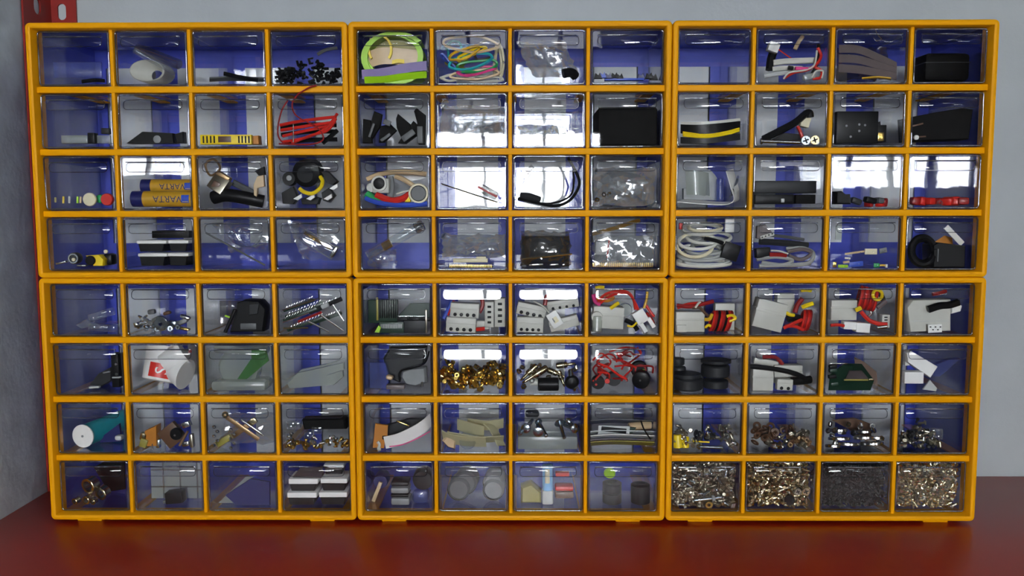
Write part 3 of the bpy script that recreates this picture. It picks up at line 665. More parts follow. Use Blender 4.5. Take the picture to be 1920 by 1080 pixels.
T('component_tube', 'clear square component tube leaning down', 'tube', ('tube', bx(1060, 780, 300, 95, 20, 8, rot=-32), 'clear_part', [('stopper', bx(1185, 840, 26, 88, 19, 9, rot=-32), 'steel')]), ('insert', bx(1060, 752, 240, 26, 24, 4, rot=-32), 'amber'))
T('clear_bag', 'clear plastic bag lying behind the tube', 'bag', ('bag', bag(740, 600, 1220, 900, 36, 12, 7, amp=2.5, skew=120), 'film'))

# ---------------------------------------------------------------- upper middle cabinet
sel('B', 1, 1, 'with coloured ribbon rolls')
def rolled(desc, x, y, rx, ry, d, depth, mat, a0=0, a1=360):
    n = 26; s = S(d); c = P(x, y, d); R_ = []
    for k in range(n+1):
        a = radians(a0+(a1-a0)*k/n); p = c+Vector((rx*s*cos(a), 0, ry*s*sin(a))); q = c+Vector((rx*.82*s*cos(a), 0, ry*.86*s*sin(a))); Y = Vector((0, depth*mm, 0))
        R_.append([p, p+Y, q+Y, q])
    T('ribbon', desc, 'ribbon', ('ribbon', rings(R_), mat))
rolled('lime green ribbon rolled round the others', 400, 310, 262, 200, 16, 34, 'lime', 40, 320)
rolled('inner lime ribbon coil', 400, 310, 235, 170, 20, 30, 'lime', -60, 240)
rolled('yellow ribbon folded at the top', 300, 260, 95, 110, 18, 24, 'yellow', -40, 220)
for i, (pts, wv, m_, de) in enumerate([([(200, 350, 24), (330, 310, 22), (600, 330, 24)], (10, 130, 0), 'tan', 'wide tan ribbon across the middle'), ([(395, 360, 18), (440, 350, 18), (490, 355, 18)], (0, 30, 0), 'yellow', 'short yellow ribbon end'),
        ([(160, 455, 14), (330, 440, 13), (500, 405, 13), (665, 385, 14)], (6, 72, 2), 'purple', 'purple ribbon band across the front'), ([(180, 498, 15), (330, 492, 13.5), (500, 468, 13), (665, 455, 14)], (4, 50, 3), 'lime', 'lime ribbon band along the bottom'),
        ([(220, 230, 34), (400, 250, 34), (600, 240, 34)], (0, 120, 0), 'olive', 'olive ribbon at the back')]):
    T('ribbon', de, 'ribbon', ('ribbon', strip(pts, wv, .8), m_))
sel('B', 1, 2, 'with loose rubber bands')
RB = [('tan', (1010, 215), 210, 60, -4), ('ochre', (960, 290), 130, 45, 18), ('yellow', (1010, 290), 120, 30, 24), ('teal', (1010, 350), 170, 60, 8), ('green', (1060, 390), 160, 45, 6), ('pink', (1050, 425), 150, 26, 8), ('tan', (1030, 455), 190, 34, 5),
      ('blue', (870, 380), 110, 60, -40), ('wire_white', (900, 475), 130, 22, 4), ('wire_white', (1110, 492), 150, 18, -3), ('cream', (1215, 350), 28, 130, 4), ('cream', (1240, 350), 26, 135, -3), ('teal', (880, 260), 60, 70, 0), ('mauve', (1130, 260), 100, 70, 12), ('olive', (930, 420), 120, 30, -25), ('sky', (900, 240), 120, 20, 2), ('lime', (940, 380), 50, 20, 30)]
SMX = ['low', 'high', 'broad', 'slim', 'lower', 'upper', 'small', 'large']
for i, (m_, (x, y), rx, ry, ro) in enumerate(RB):
    R = random.Random(i); a = radians(ro)
    pts = [P(x+rx*cos(t)*cos(a)+ry*sin(t)*sin(a)+R.uniform(-12, 12), y-(rx*cos(t)*-sin(a)*-1+ry*sin(t)*cos(a))+R.uniform(-8, 8), 15+i*1.6+R.uniform(-3, 3)) for t in [2*pi*k/9 for k in range(9)]]
    T('rubber_band', '%s %s rubber band' % (SMX[i % 8], m_.replace('wire_', '')), 'rubber band', ('band', tube(pts, .0013, 5, True, 4), m_), group='rubber bands')
sel('B', 1, 3, 'with a bright crumpled bag')
T('clear_bag', 'shiny crumpled bag lying on the slant', 'bag', ('bag', bag(150, 190, 520, 470, 18, 16, 21, amp=4, skew=120), 'film_silver'))
T('black_plug', 'black plug tip under the bag', 'plug', ('plug', wire([(480, 450, 18), (545, 440, 20), (575, 470, 24)], 4.5, 8), 'black'))
sel('B', 1, 4, 'with small dark chips')
for i, (x, y, m_) in enumerate([(755, 462, 'black'), (790, 458, 'blue'), (835, 462, 'navy'), (885, 460, 'black'), (925, 468, 'black'), (1090, 468, 'navy'), (1155, 462, 'black'), (1195, 472, 'black')]):
    T('chip_fragment', ('small black', 'bright blue', 'navy', 'jagged black', 'flat black', 'dark navy', 'rounded black', 'tiny black')[i]+' plastic fragment', 'fragment', ('fragment', poly([(x-32, y+24), (x-20, y-18), (x, y-2), (x+14, y-24), (x+32, y+24)], 16+i, 5), m_))
T('blue_strip', 'blue plastic strip along the floor', 'strip', ('strip', bx(960, 492, 300, 18, 20, 8), 'blue'))
sel('B', 2, 1, 'with black card brackets')
for i, q in enumerate([[(140, 990), (145, 800), (200, 810), (215, 990)], [(180, 985), (255, 740), (315, 765), (300, 860), (215, 990)], [(290, 985), (300, 860), (380, 840), (430, 890), (330, 985)], [(425, 800), (440, 760), (535, 840), (550, 900), (470, 960), (430, 870)],
                       [(440, 990), (560, 815), (600, 850), (590, 930), (500, 995)], [(565, 740), (585, 715), (655, 770), (650, 1000), (600, 1000), (590, 830)]]):
    T('plastic_bracket', ('stubby', 'tall leaning', 'low', 'pointed', 'slanted', 'high corner')[i]+' black plastic bracket', 'bracket', ('bracket', poly(q, 15+3*((i*2) % 5), 7), 'soot'))
for i, (x, y, w, h, ro) in enumerate([(235, 890, 20, 110, -20), (345, 945, 90, 24, 35), (520, 930, 110, 46, 35), (612, 925, 44, 130, 0), (355, 830, 60, 40, -20)]):
    T('grey_tab', ('upright', 'thin slanted', 'wide slanted', 'tall', 'raised')[i]+' grey plastic tab', 'tab', ('tab', bx(x, y, w, h, 13.2, 1.5, rot=ro), 'dark_grey'))
sel('B', 2, 2, 'with a silvery crumpled bag')
T('clear_bag', 'brightly shining crumpled film bag', 'bag', ('bag', bag(765, 700, 1275, 1010, 14, 18, 31, nx=13, amp=5), 'film_silver'))
T('grey_chip', 'dark grey chip seen through the bag', 'chip', ('chip', bx(1160, 880, 160, 70, 34, 4, rot=12), 'dark_grey'))
sel('B', 2, 3, 'with a bag of clear parts')
T('clear_bag', 'shiny film bag slumped in the corner', 'bag', ('bag', bag(115, 850, 430, 1010, 14, 16, 33, amp=4, skew=60), 'film_silver'))
T('clear_bag', 'thin clear bag standing behind', 'bag', ('bag', bag(120, 740, 590, 960, 34, 14, 34, amp=3), 'film'))
T('pan_screw', 'round-headed silver screw', 'screw', ('screw_head', disc(540, 925, 34, 16, 3), 'steel'), ('shank', cyl((540, 925, 18), (540, 935, 34), 2), 'steel'))
T('pan_screw', 'small bright screw standing up', 'screw', ('screw_head', disc(490, 900, 18, 15, 4), 'steel'), ('shank', cyl((490, 905, 15.5), (490, 965, 16), 1.3), 'steel'))
T('grey_chip', 'flat grey connector strip', 'strip', ('strip', bx(430, 950, 100, 36, 22, 5), 'grey'))
sel('B', 2, 4, 'with a black foam block')
T('foam_block', 'large black antistatic foam block', 'foam', ('foam', bx(985, 858, 455, 290, 14.5, 60, c=2.5), 'black_matte'))
sel('B', 3, 1, 'with sockets and cables')
T('thick_cable', 'tan cable arching across the top', 'cable', ('cable', wire([(200, 275, 22), (300, 235, 22), (430, 218, 22), (550, 220, 24), (660, 235, 28)], 2.4, 8), 'tan'))
T('thick_cable', 'tan cable running down to the ring', 'cable', ('cable', wire([(420, 250, 30), (490, 280, 28), (570, 330, 26)], 2.4, 8), 'tan'))
T('round_socket', 'white square socket with a dark bore', 'socket', ('housing', bx(305, 325, 130, 115, 18, 12, c=1.5), 'nylon'), ('bezel', ring(293, 308, 62, 46, 15.5, 3), 'nylon'), ('bore', disc(290, 306, 46, 17, 1.5), 'black'))
T('round_microphone', 'cream ring with a grey mesh face', 'microphone', ('rim', ring(615, 385, 78, 62, 13.5, 10), 'cream'), ('mesh_face', disc(615, 385, 62, 14.5, 6), 'dark_grey'))
for de, pts, r, m_ in [('red', [(270, 398, 18), (380, 440, 16), (470, 430, 16), (535, 390, 18)], 3.4, 'red'), ('green', [(175, 390, 20), (225, 425, 19), (290, 450, 18)], 4, 'green'), ('blue', [(190, 430, 18), (300, 470, 15), (480, 485, 15), (670, 475, 16)], 2.6, 'blue'), ('grey', [(380, 260, 34), (390, 340, 30), (380, 420, 26)], 3.4, 'grey'), ('pale', [(430, 390, 15), (490, 370, 15), (545, 360, 15)], .9, 'wire_white')]:
    T('coloured_cable', de+' insulated cable among the sockets', 'cable', ('cable', wire(pts, r, 8), m_))
T('wire_connector', 'yellow crimp connector by the ring', 'connector', ('housing', bx(515, 422, 50, 62, 14.5, 6, c=1.5), 'yellow'))
T('paper_tag', 'white paper tag behind the cables', 'tag', ('tag', poly([(440, 240), (560, 225), (660, 265), (540, 290)], 44, .6, .1), 'paper')); T('round_socket', 'pale socket at the edge', 'socket', ('housing', disc(180, 340, 38, 30, 12), 'nylon'))
sel('B', 3, 2, 'with a glass fuse')
T('glass_fuse', 'clear fuse with a red stripe, leaning', 'fuse', ('glass', bx(1135, 370, 170, 72, 16, 8, rot=-28, c=2), 'film_dark', [('stripe', bx(1137, 372, 168, 16, 15.4, .8, rot=-28, c=.1), 'dark_red')]))
T('thin_lead', 'thin silver lead lying on the slant', 'lead', ('lead', cyl((778, 310, 18), (1215, 455, 18), .7, n=6), 'steel'))
sel('B', 3, 3, 'with a black cable loop')
T('cable_loop', 'black cable looped up the side', 'cable', ('cable', wire([(130, 420, 24), (280, 455, 20), (420, 478, 18), (520, 445, 18), (585, 370, 20), (608, 290, 22), (570, 190, 26), (520, 105, 30)], 1.5, 8), 'black'), ('cable_end', wire([(150, 405, 26), (220, 410, 24), (300, 440, 22)], 4, 8), 'charcoal'))
T('cable_loop', 'thin inner black cable', 'cable', ('cable', wire([(300, 465, 24), (430, 455, 24), (540, 400, 24), (565, 300, 26), (560, 200, 28)], 1.0, 7), 'black'))
T('dark_film', 'curl of grey film hanging down', 'film', ('film', strip([(165, 260, 20), (200, 220, 20), (245, 170, 22)], (20, 30, 0), .4), 'film_dark'))
sel('B', 3, 4, 'with a bag of bits')
T('clear_bag', 'crackled clear bag of small parts', 'bag', ('bag', bag(725, 200, 1225, 495, 14, 18, 41, nx=13, nz=11, amp=4.5), 'film_silver'))
T('dark_sheet', 'dark grey sheet inside the bag', 'sheet', ('sheet', poly([(740, 260), (900, 200), (1190, 260), (1200, 470), (740, 480)], 40, 2), 'dark_grey'))
place('small_nut', small('small_nut_b', lambda: g_hex(2.4, 2.6, 1.3), 'steel'), 'steel', 'small loose steel nut', 'nut', 'loose nuts', heap(8, 740, 1200, lambda t: 110, 8, 3, 16, 30))
sel('B', 4, 1, 'with a clear tube')
T('component_tube', 'clear round tube leaning against the corner', 'tube', ('tube', cyl((190, 870, 20), (610, 635, 22), 5.2), 'clear_part', [('insert', cyl((310, 805, 20.5), (375, 770, 20.7), 4.2), 'amber')]), ('stopper', cyl((560, 663, 22), (625, 628, 22), 5.6), 'film_dark'))
T('clear_bag', 'clear film bag under the tube', 'bag', ('bag', bag(160, 850, 380, 985, 22, 12, 43, amp=3), 'film'))
sel('B', 4, 2, 'with a foil bag and pin header')
T('foil_bag', 'wrinkled silvery bag at the top', 'bag', ('bag', bag(765, 700, 1275, 880, 18, 14, 45, nx=13, amp=5), 'film_silver'))
T('plastic_strip', 'long pale yellow plastic strip', 'strip', ('strip', bx(1005, 908, 270, 30, 15, 6), 'cream')); T('plastic_strip', 'short pale yellow strip on top', 'strip', ('strip', bx(1088, 886, 76, 16, 17, 4), 'cream'))
T('pin_header', 'gold pin header along the bottom', 'header', ('base', bx(1010, 960, 350, 12, 15, 4), 'black'), *[('pin', bx(845+i*12, 956, 4, 30, 14, 1, c=.05), 'gold') for i in range(28)])
sel('B', 4, 3, 'with dark antistatic bags')
T('antistatic_bag', 'dark antistatic bag of chips', 'bag', ('bag', bag(155, 705, 540, 975, 18, 16, 47, nx=12, amp=2.5), 'film_dark')); T('black_tray', 'black chip tray inside the bag', 'tray', ('tray', bx(345, 850, 370, 240, 30, 6), 'charcoal'))
T('gold_strip', 'thin gold contact strip', 'strip', ('strip', cyl((160, 897, 15), (550, 856, 15), .9, n=6), 'nickel'))
for i, x in enumerate((270, 410, 485)): T('metal_tag', ('wide', 'middle', 'small')[i]+' bright tag added as a bottom glint', 'tag', ('tag', bx(x, 940, (110, 70, 24)[i], 14, 14, 3, rot=3), 'steel'))  # steel tags added to stand in for glints under the bag
sel('B', 4, 4, 'with gold pin strips')
T('pin_strip', 'curved gold pin strip at the top', 'strip', ('strip', strip([(710, 700, 22), (800, 678, 20), (900, 650, 20), (1080, 590, 24)], (4, 26, 2), 1.2), 'gold'))
T('pin_strip', 'straight gold pin strip along the bottom', 'strip', ('strip', bx(945, 945, 470, 32, 20, 3), 'bronze', [('pin', bx(715+i*16, 940, 5, 34, 19, 1, c=.05), 'gold') for i in range(30)]))
T('clear_bag', 'clear bag covering the pin strips', 'bag', ('bag', bag(710, 690, 1225, 970, 14, 5, 49, nx=13, amp=2.5), 'film'))
T('paper_tag', 'white label with a red line', 'label', ('tag', bx(792, 812, 110, 100, 20, .8), 'paper', [('red_line', bx(832, 812, 12, 150, 19.6, .3, rot=-6, c=.05), 'red')]))
T('dark_sheet', 'grey backing card', 'card', ('card', bx(980, 830, 460, 230, 34, 1.5), 'grey'))
# ---------------------------------------------------------------- upper far-side cabinet
sel('C', 1, 1, 'standing empty')
sel('C', 1, 2, 'with fan cables')
T('wire_plug', 'white plug held up on a thin lead', 'plug', ('housing', bx(838, 240, 80, 70, 22, 8, rot=-20), 'white'), ('lead', wire([(870, 260, 24), (920, 295, 24), (970, 330, 24)], .6), 'red'))
for de, pts, r, m_ in [('upper white', [(830, 365, 26), (950, 352, 24), (1150, 345, 28)], 3.0, 'wire_white'), ('lower white', [(825, 415, 24), (920, 405, 22), (1050, 410, 26)], 2.6, 'wire_white'), ('grey', [(760, 470, 22), (860, 450, 20), (960, 440, 22)], 2.2, 'light_grey'), ('black', [(800, 420, 30), (810, 340, 32), (830, 280, 34)], 4, 'black'),
                       ('tall red', [(930, 485, 18), (1010, 440, 16), (1110, 420, 16), (1190, 370, 18), (1220, 310, 20), (1195, 250, 22)], 1.5, 'red'), ('inner white', [(910, 490, 15), (960, 440, 14), (1080, 420, 14), (1150, 380, 16), (1170, 270, 20)], .9, 'wire_white'), ('curled red', [(1180, 490, 16), (1240, 480, 15), (1250, 430, 16), (1200, 400, 18)], 1.4, 'red'), ('curled white', [(1170, 480, 14), (1200, 430, 14), (1255, 430, 14), (1245, 485, 14)], .8, 'wire_white'),
                       ('looped black', [(1120, 470, 22), (1160, 400, 20), (1185, 300, 22), (1180, 220, 24)], 1.8, 'black'), ('tan', [(1000, 240, 36), (1030, 180, 36), (1060, 140, 38)], 2, 'tan')]:
    T('fan_cable', de+' fan cable strand', 'cable', ('cable', wire(pts, r, 7), m_))
T('pink_sleeve', 'short pink heat-shrink sleeve', 'sleeve', ('sleeve', cyl((1000, 408, 15), (1100, 412, 15), 1.7), 'pink'), ('sleeve_end', cyl((945, 402, 15), (985, 406, 15), 1.8), 'black'))
T('wire_plug', 'clear white plug at the bottom', 'plug', ('housing', bx(1115, 470, 85, 44, 14, 6, rot=12), 'frosted'))
sel('C', 1, 3, 'with dark cable ties')
T('antistatic_bag', 'dull brown-grey plastic bag', 'bag', ('bag', bag(150, 250, 610, 500, 30, 14, 52, amp=2.5, skew=60), 'film_dark'))
for i in range(3): T('flat_tie', ('upper', 'middle', 'lower')[i]+' grey-brown flat cable tie', 'cable tie', ('tie', strip([(150, 255+75*i, 22), (300, 260+78*i, 20), (450, 320+60*i, 22), (600, 390+40*i, 24)], (0, 60, 4), 1), 'mauve'))
T('orange_strip', 'thin orange strip on the floor', 'strip', ('strip', strip([(275, 488, 15), (390, 478, 15), (500, 488, 15)], (0, 10, 4), 1), 'ochre'))
T('wire_curl', 'tiny bright wire curl at the top', 'wire', ('wire', wire([(380, 110, 14), (400, 150, 14), (425, 180, 14), (390, 195, 14), (365, 170, 14)], .4), 'steel'))
sel('C', 1, 4, 'with a black box')
T('black_box', 'plain rounded black plastic box', 'box', ('box', bx(945, 395, 345, 210, 30, 30, c=4), 'soot'), ('box_seam', bx(945, 360, 346, 5, 29.8, 30.4, c=.1), 'charcoal'))
sel('C', 2, 1, 'with rolls of tape')
for de, y, h, m_, d in [('white tape band on top', 832, 34, 'wire_white', 18), ('broad black tape band', 872, 70, 'black', 16), ('thick black base band', 960, 50, 'charcoal', 17)]:
    T('tape_band', de, 'tape', ('tape', strip([(115, y+8, d+8), (250, y+12, d), (400, y, d), (560, y-18, d+10)], (0, h, 0), 5), m_))
for i in range(3): T('yellow_tape', ('upper', 'middle', 'lower')[i]+' yellow tape edge', 'tape', ('tape', wire([(125, 905+14*i, 16), (300, 925+10*i, 13.5), (450, 905+10*i, 13.5), (565, 875+10*i, 17)], .9), 'yellow'))
T('grey_peg', 'grey upright peg at the edge', 'peg', ('peg', bx(585, 900, 55, 130, 30, 8, c=2), 'dark_grey'))
sel('C', 2, 2, 'with loose screws and a cable')
T('black_lead', 'black lead rising to a bent tip', 'cable', ('cable', wire([(750, 960, 22), (870, 900, 20), (1000, 830, 20), (1085, 760, 22), (1115, 755, 22), (1120, 790, 22)], 3.4, 8), 'black'))
T('wire_plug', 'tan plug with red wire', 'plug', ('housing', bx(1085, 825, 66, 76, 24, 8, rot=-15), 'cream'), ('lead', wire([(1020, 860, 20), (1045, 910, 18), (1060, 960, 18)], 1.6), 'red'))
T('rubber_block', 'black plastic foot lying flat', 'foot', ('pad', poly([(830, 960), (920, 910), (1040, 920), (1060, 985), (840, 985)], 26, 12), 'black'))
def cross_head(x, y, r, d, desc, m_, L=14):
    T('cross_screw', desc, 'screw', ('screw_head', disc(x, y, r, d, 2.2), m_, [('cross_slot', join(bx(x, y, r*1.2, r*.26, d-.1, .5, rot=20, c=.05), bx(x, y, r*.26, r*1.2, d-.1, .5, rot=20, c=.05)), 'black')]), ('shank', cyl((x, y, d+2), (x, y, d+L), 1.9), m_))
cross_head(1085, 970, 38, 14, 'grey cross-head screw facing forward', 'zinc'); cross_head(1157, 966, 37, 14, 'cream cross-head screw facing forward', 'nickel'); cross_head(1225, 978, 24, 15, 'small bluish cross-head screw', 'zinc', 8)
T('long_bolt', 'long pale steel bolt on the floor', 'bolt', ('shank', cyl((745, 975, 15), (1040, 985, 15), 1.8), 'steel'), ('bolt_head', cyl((730, 974, 15), (748, 975, 15), 3), 'steel'))
sel('C', 2, 3, 'with a black relay')
T('relay_block', 'square black relay block', 'relay', ('relay', bx(240, 868, 320, 246, 16, 26, c=1), 'black'), *[('contact', disc(x, y, 9, 15.6, 1, n=8), 'grey') for x, y in ((155, 855), (255, 845), (300, 850), (255, 895), (188, 940))])
T('small_switch', 'black switch with a brass tab', 'switch', ('switch', bx(425, 915, 80, 130, 20, 10), 'black'), ('tab', bx(424, 940, 46, 66, 18.5, 1.5), 'brass'))
T('grey_wedge', 'dim grey wedge at the back', 'wedge', ('wedge', poly([(480, 870), (580, 820), (600, 985), (470, 985)], 50, 14), 'charcoal'))
sel('C', 2, 4, 'with a black pouch')
T('black_pouch', 'slanting black pouch with painted rust glints', 'pouch', ('pouch', poly([(690, 790), (900, 750), (1120, 715), (1200, 725), (1165, 960), (700, 975)], 22, 26, 2), 'black_matte'), ('painted_glint', bx(760, 848, 90, 12, 21, 1, rot=14, c=.1), 'brown'), ('lower_glint', bx(760, 942, 130, 10, 21, 1, rot=4, c=.1), 'brown'))  # brown strips are glints painted onto the pouch
T('round_bead', 'white bead in the corner', 'bead', ('bead', lathe([(.5*mm, 0), (2.2*mm, 1*mm), (2.2*mm, 3*mm), (.5*mm, 4*mm)], P(705, 945, 14), (0, 1, 0), 12), 'white'))
sel('C', 3, 1, 'with folded white sheet')
T('folded_strip', 'white plastic strip folded into a hook', 'strip', ('strip', strip([(110, 440, 22), (280, 455, 20), (480, 462, 18), (550, 425, 18), (530, 340, 20), (490, 200, 24)], (60, -20, 16), .7), 'white'), ('printed_mark', bx(515, 375, 26, 50, 14, .3, rot=15, c=.05), 'black'))
T('curved_sheet', 'pale curved plastic sheet', 'sheet', ('sheet', strip([(150, 300, 30), (240, 300, 26), (330, 320, 34)], (10, 190, 0), .8), 'frosted')); T('grey_wedge', 'dark grey wedge below the sheet', 'wedge', ('wedge', poly([(130, 345), (350, 410), (380, 440), (130, 430)], 30, 6), 'grey'))
T('folded_strip', 'grey bent strip behind the hook', 'strip', ('strip', strip([(300, 200, 40), (360, 280, 38), (370, 440, 36)], (70, 0, 6), .7), 'light_grey')); T('clear_tube', 'small clear ridged tube', 'tube', ('tube', cyl((415, 440, 26), (415, 270, 28), 3.4), 'blue_film'))
T('bent_film', 'thin film curl at the corner', 'film', ('film', strip([(570, 420, 20), (600, 360, 22), (640, 250, 24)], (12, 10, 10), .4), 'clear_part'))
sel('C', 3, 2, 'with a dark grey case')
T('grey_case', 'dark grey case above a black base', 'case', ('case', bx(985, 335, 480, 95, 24, 30, c=1), 'charcoal'), ('base', bx(900, 430, 300, 76, 20, 26, c=1), 'black'), ('stud', bx(965, 440, 26, 30, 19, 1.5), 'light_grey'))
T('black_block', 'black block beside the case', 'block', ('block', bx(1145, 430, 150, 70, 26, 22), 'black_matte'))
sel('C', 3, 3, 'with dark and red bits')
T('black_lump', 'black moulded lump in the corner', 'lump', ('lump', poly([(72, 470), (75, 370), (120, 365), (150, 390), (190, 390), (195, 470)], 18, 14, 2), 'black'))
for i, (x, y, w_, m_) in enumerate([(240, 445, 80, 'charcoal'), (350, 438, 90, 'black'), (420, 440, 60, 'dark_grey'), (340, 470, 40, 'dark_red'), (430, 468, 60, 'red'), (520, 450, 80, 'dark_red'), (575, 462, 50, 'dark_red')]):
    T('plastic_bit', ('dark grey', 'black', 'mid grey', 'tiny dark red', 'bright red', 'wide dark red', 'small maroon')[i]+' plastic offcut', 'offcut', ('offcut', bx(x, y, w_, 46, 18+2*i, 8, rot=i*7-20, yaw=i*11, c=1.5), m_))
sel('C', 3, 4, 'with red offcuts')
for i, (x, w_, h) in enumerate([(700, 60, 60), (755, 70, 66), (815, 70, 56), (880, 60, 50), (960, 80, 60), (1020, 70, 66), (1090, 80, 58), (1160, 60, 50)]):
    T('red_offcut', ('first', 'second', 'third', 'fourth', 'fifth', 'sixth', 'seventh', 'eighth')[i]+' glossy red plastic piece from the post', 'offcut', ('offcut', bx(x, 445, w_, h, 16+(i*5) % 9, 10, rot=(i*37) % 30-15, yaw=i*13, c=2), 'red' if i % 3 else 'dark_red'))
T('clear_ring', 'small clear ring among the red', 'ring', ('ring', ring(885, 460, 22, 14, 13.5, 2), 'clear_part'))
sel('C', 4, 1, 'with coiled white cable')
for i, (x, y, rx, ry, m_, d) in enumerate([(270, 665, 150, 40, 'wire_white', 30), (300, 650, 130, 30, 'cream', 34), (240, 760, 150, 60, 'wire_white', 22), (330, 730, 170, 45, 'wire_white', 26), (220, 790, 140, 90, 'cream', 20), (300, 820, 150, 40, 'wire_grey', 28), (280, 870, 190, 40, 'wire_grey', 24), (290, 930, 200, 36, 'wire_white', 16), (270, 950, 210, 26, 'wire_white', 18), (310, 915, 170, 26, 'light_grey', 22), (260, 840, 170, 60, 'wire_grey', 26), (350, 790, 150, 60, 'wire_grey', 30)]):
    T('cable_coil', ('topmost white', 'topmost cream', 'upper white', 'arched white', 'leaning cream', 'flat dark', 'wide dark', 'bottom white', 'lowest white', 'low pale', 'leaning dark', 'rear dark')[i]+' turn of the cable coil', 'cable', ('cable', tube([P(x+rx*cos(t), y-ry*sin(t), d+9*sin(t)+2*sin(3*t)) for t in [2*pi*k/10 for k in range(10)]], .0017, 7, True, 4), m_))
T('black_plug', 'black rectangular cable plug', 'plug', ('housing', bx(510, 838, 130, 130, 15, 10, rot=-18), 'black'), ('lead', wire([(300, 735, 18), (380, 750, 17), (450, 775, 16)], 2, 7), 'black'))
T('blue_tie', 'blue twist tie round the coil', 'tie', ('tie', strip([(185, 815, 18), (240, 828, 16), (320, 815, 18)], (0, 22, 2), 1), 'blue')); T('paper_tag', 'white tag hanging at the top', 'tag', ('tag', bx(492, 635, 70, 110, 24, 3), 'white'))
T('red_bead', 'tiny red sleeve at the edge', 'sleeve', ('sleeve', bx(112, 640, 26, 50, 20, 4), 'red'))
sel('C', 4, 2, 'with grey ribbon cable')
T('ribbon_plug', 'pinkish white ribbon plug with holes', 'plug', ('housing', poly([(700, 735), (705, 640), (770, 625), (835, 700), (740, 745)], 18, 6), 'mauve'), ('edge', bx(785, 715, 110, 26, 16.8, 3, rot=18), 'nylon', [('pin_hole', disc(745+26*i, 727-9*i, 6, 16.4, .6, n=8), 'black') for i in range(4)]))
T('black_plug', 'black plug at the edge', 'plug', ('housing', bx(755, 848, 110, 76, 18, 10, rot=6), 'black'))
for i, (pts, r, m_) in enumerate([([(810, 830, 16), (880, 835, 16), (945, 855, 17)], .9, 'wire_white'), ([(800, 862, 17), (870, 862, 17), (930, 870, 18)], 2.2, 'dark_red'), ([(700, 900, 20), (850, 880, 18), (980, 905, 18), (900, 940, 17), (740, 920, 18)], 1.8, 'wire_grey'), ([(720, 950, 17), (900, 945, 16), (1100, 930, 18), (1140, 850, 22), (1040, 810, 26), (930, 820, 28)], 2.0, 'wire_grey'), ([(700, 700, 30), (900, 720, 28), (1070, 745, 28)], 1.6, 'dark_grey'), ([(720, 760, 30), (900, 770, 28), (1100, 790, 28)], 3.2, 'charcoal'), ([(940, 840, 22), (1060, 820, 22), (1130, 850, 22), (1050, 900, 22), (950, 870, 22)], 1.9, 'mauve'), ([(760, 930, 22), (950, 960, 18), (1120, 940, 20)], 1.6, 'mauve')]):
    T('ribbon_cable', ('thin white', 'short red', 'low looped grey', 'wide looped grey', 'upper dark', 'thick black', 'round mauve', 'bottom mauve')[i]+' cable strand', 'cable', ('cable', wire(pts, r, 7), m_))
sel('C', 4, 3, 'with tiny circuit boards')
for i, (x, y, w_, h, m_, ro, d) in enumerate([(347, 838, 96, 46, 'cream', 0, 22), (230, 845, 170, 16, 'tan', 8, 24), (128, 952, 76, 24, 'lime', 0, 15), (155, 920, 50, 20, 'tan', 8, 16), (65, 940, 30, 44, 'brass', 0, 15), (390, 945, 44, 34, 'green', 0, 17), (440, 945, 50, 16, 'ochre', 0, 16), (468, 950, 18, 26, 'paper', 0, 15), (95, 690, 50, 110, 'frosted', 0, 40), (230, 935, 110, 40, 'blue', 5, 20), (520, 830, 60, 40, 'grey', 12, 30), (165, 890, 44, 16, 'paper', -6, 18)]):
    T('tiny_board', ('blank cream', 'long tan', 'lime green', 'small tan', 'brass edged', 'dark green', 'ochre', 'white', 'pale upright', 'blue', 'grey', 'thin white')[i]+' scrap of circuit board', 'circuit board', ('board', bx(x, y, w_, h, d, 1.6, rot=ro), m_), ('solder_joint', disc(x+w_*.2, y, 4, d-.2, .5, n=8), 'steel'))
sel('C', 4, 4, 'with black adapters')
T('black_adapter', 'boxy black adapter with a seam', 'adapter', ('case', poly([(830, 790), (870, 770), (1085, 795), (1080, 965), (830, 965)], 18, 24, 1.5), 'black'), ('seam', bx(868, 870, 6, 100, 17.7, 1, c=.1), 'grey'))
T('cable_coil', 'black cable coiled beside the adapter', 'cable', ('cable', tube([P(745+(95-8*j)*cos(t), 850-(110-10*j)*sin(t), 20+6*j+4*sin(t)) for j in range(3) for t in [2*pi*k/9 for k in range(9)]], .0028, 7, False, 4), 'black'))
T('white_strip', 'white paper strip leaning down', 'strip', ('strip', bx(995, 712, 190, 44, 24, .8, rot=-45), 'paper')); T('orange_card', 'orange card behind the adapter', 'card', ('card', poly([(830, 770), (920, 712), (980, 730), (985, 790)], 40, 1), 'rust'))

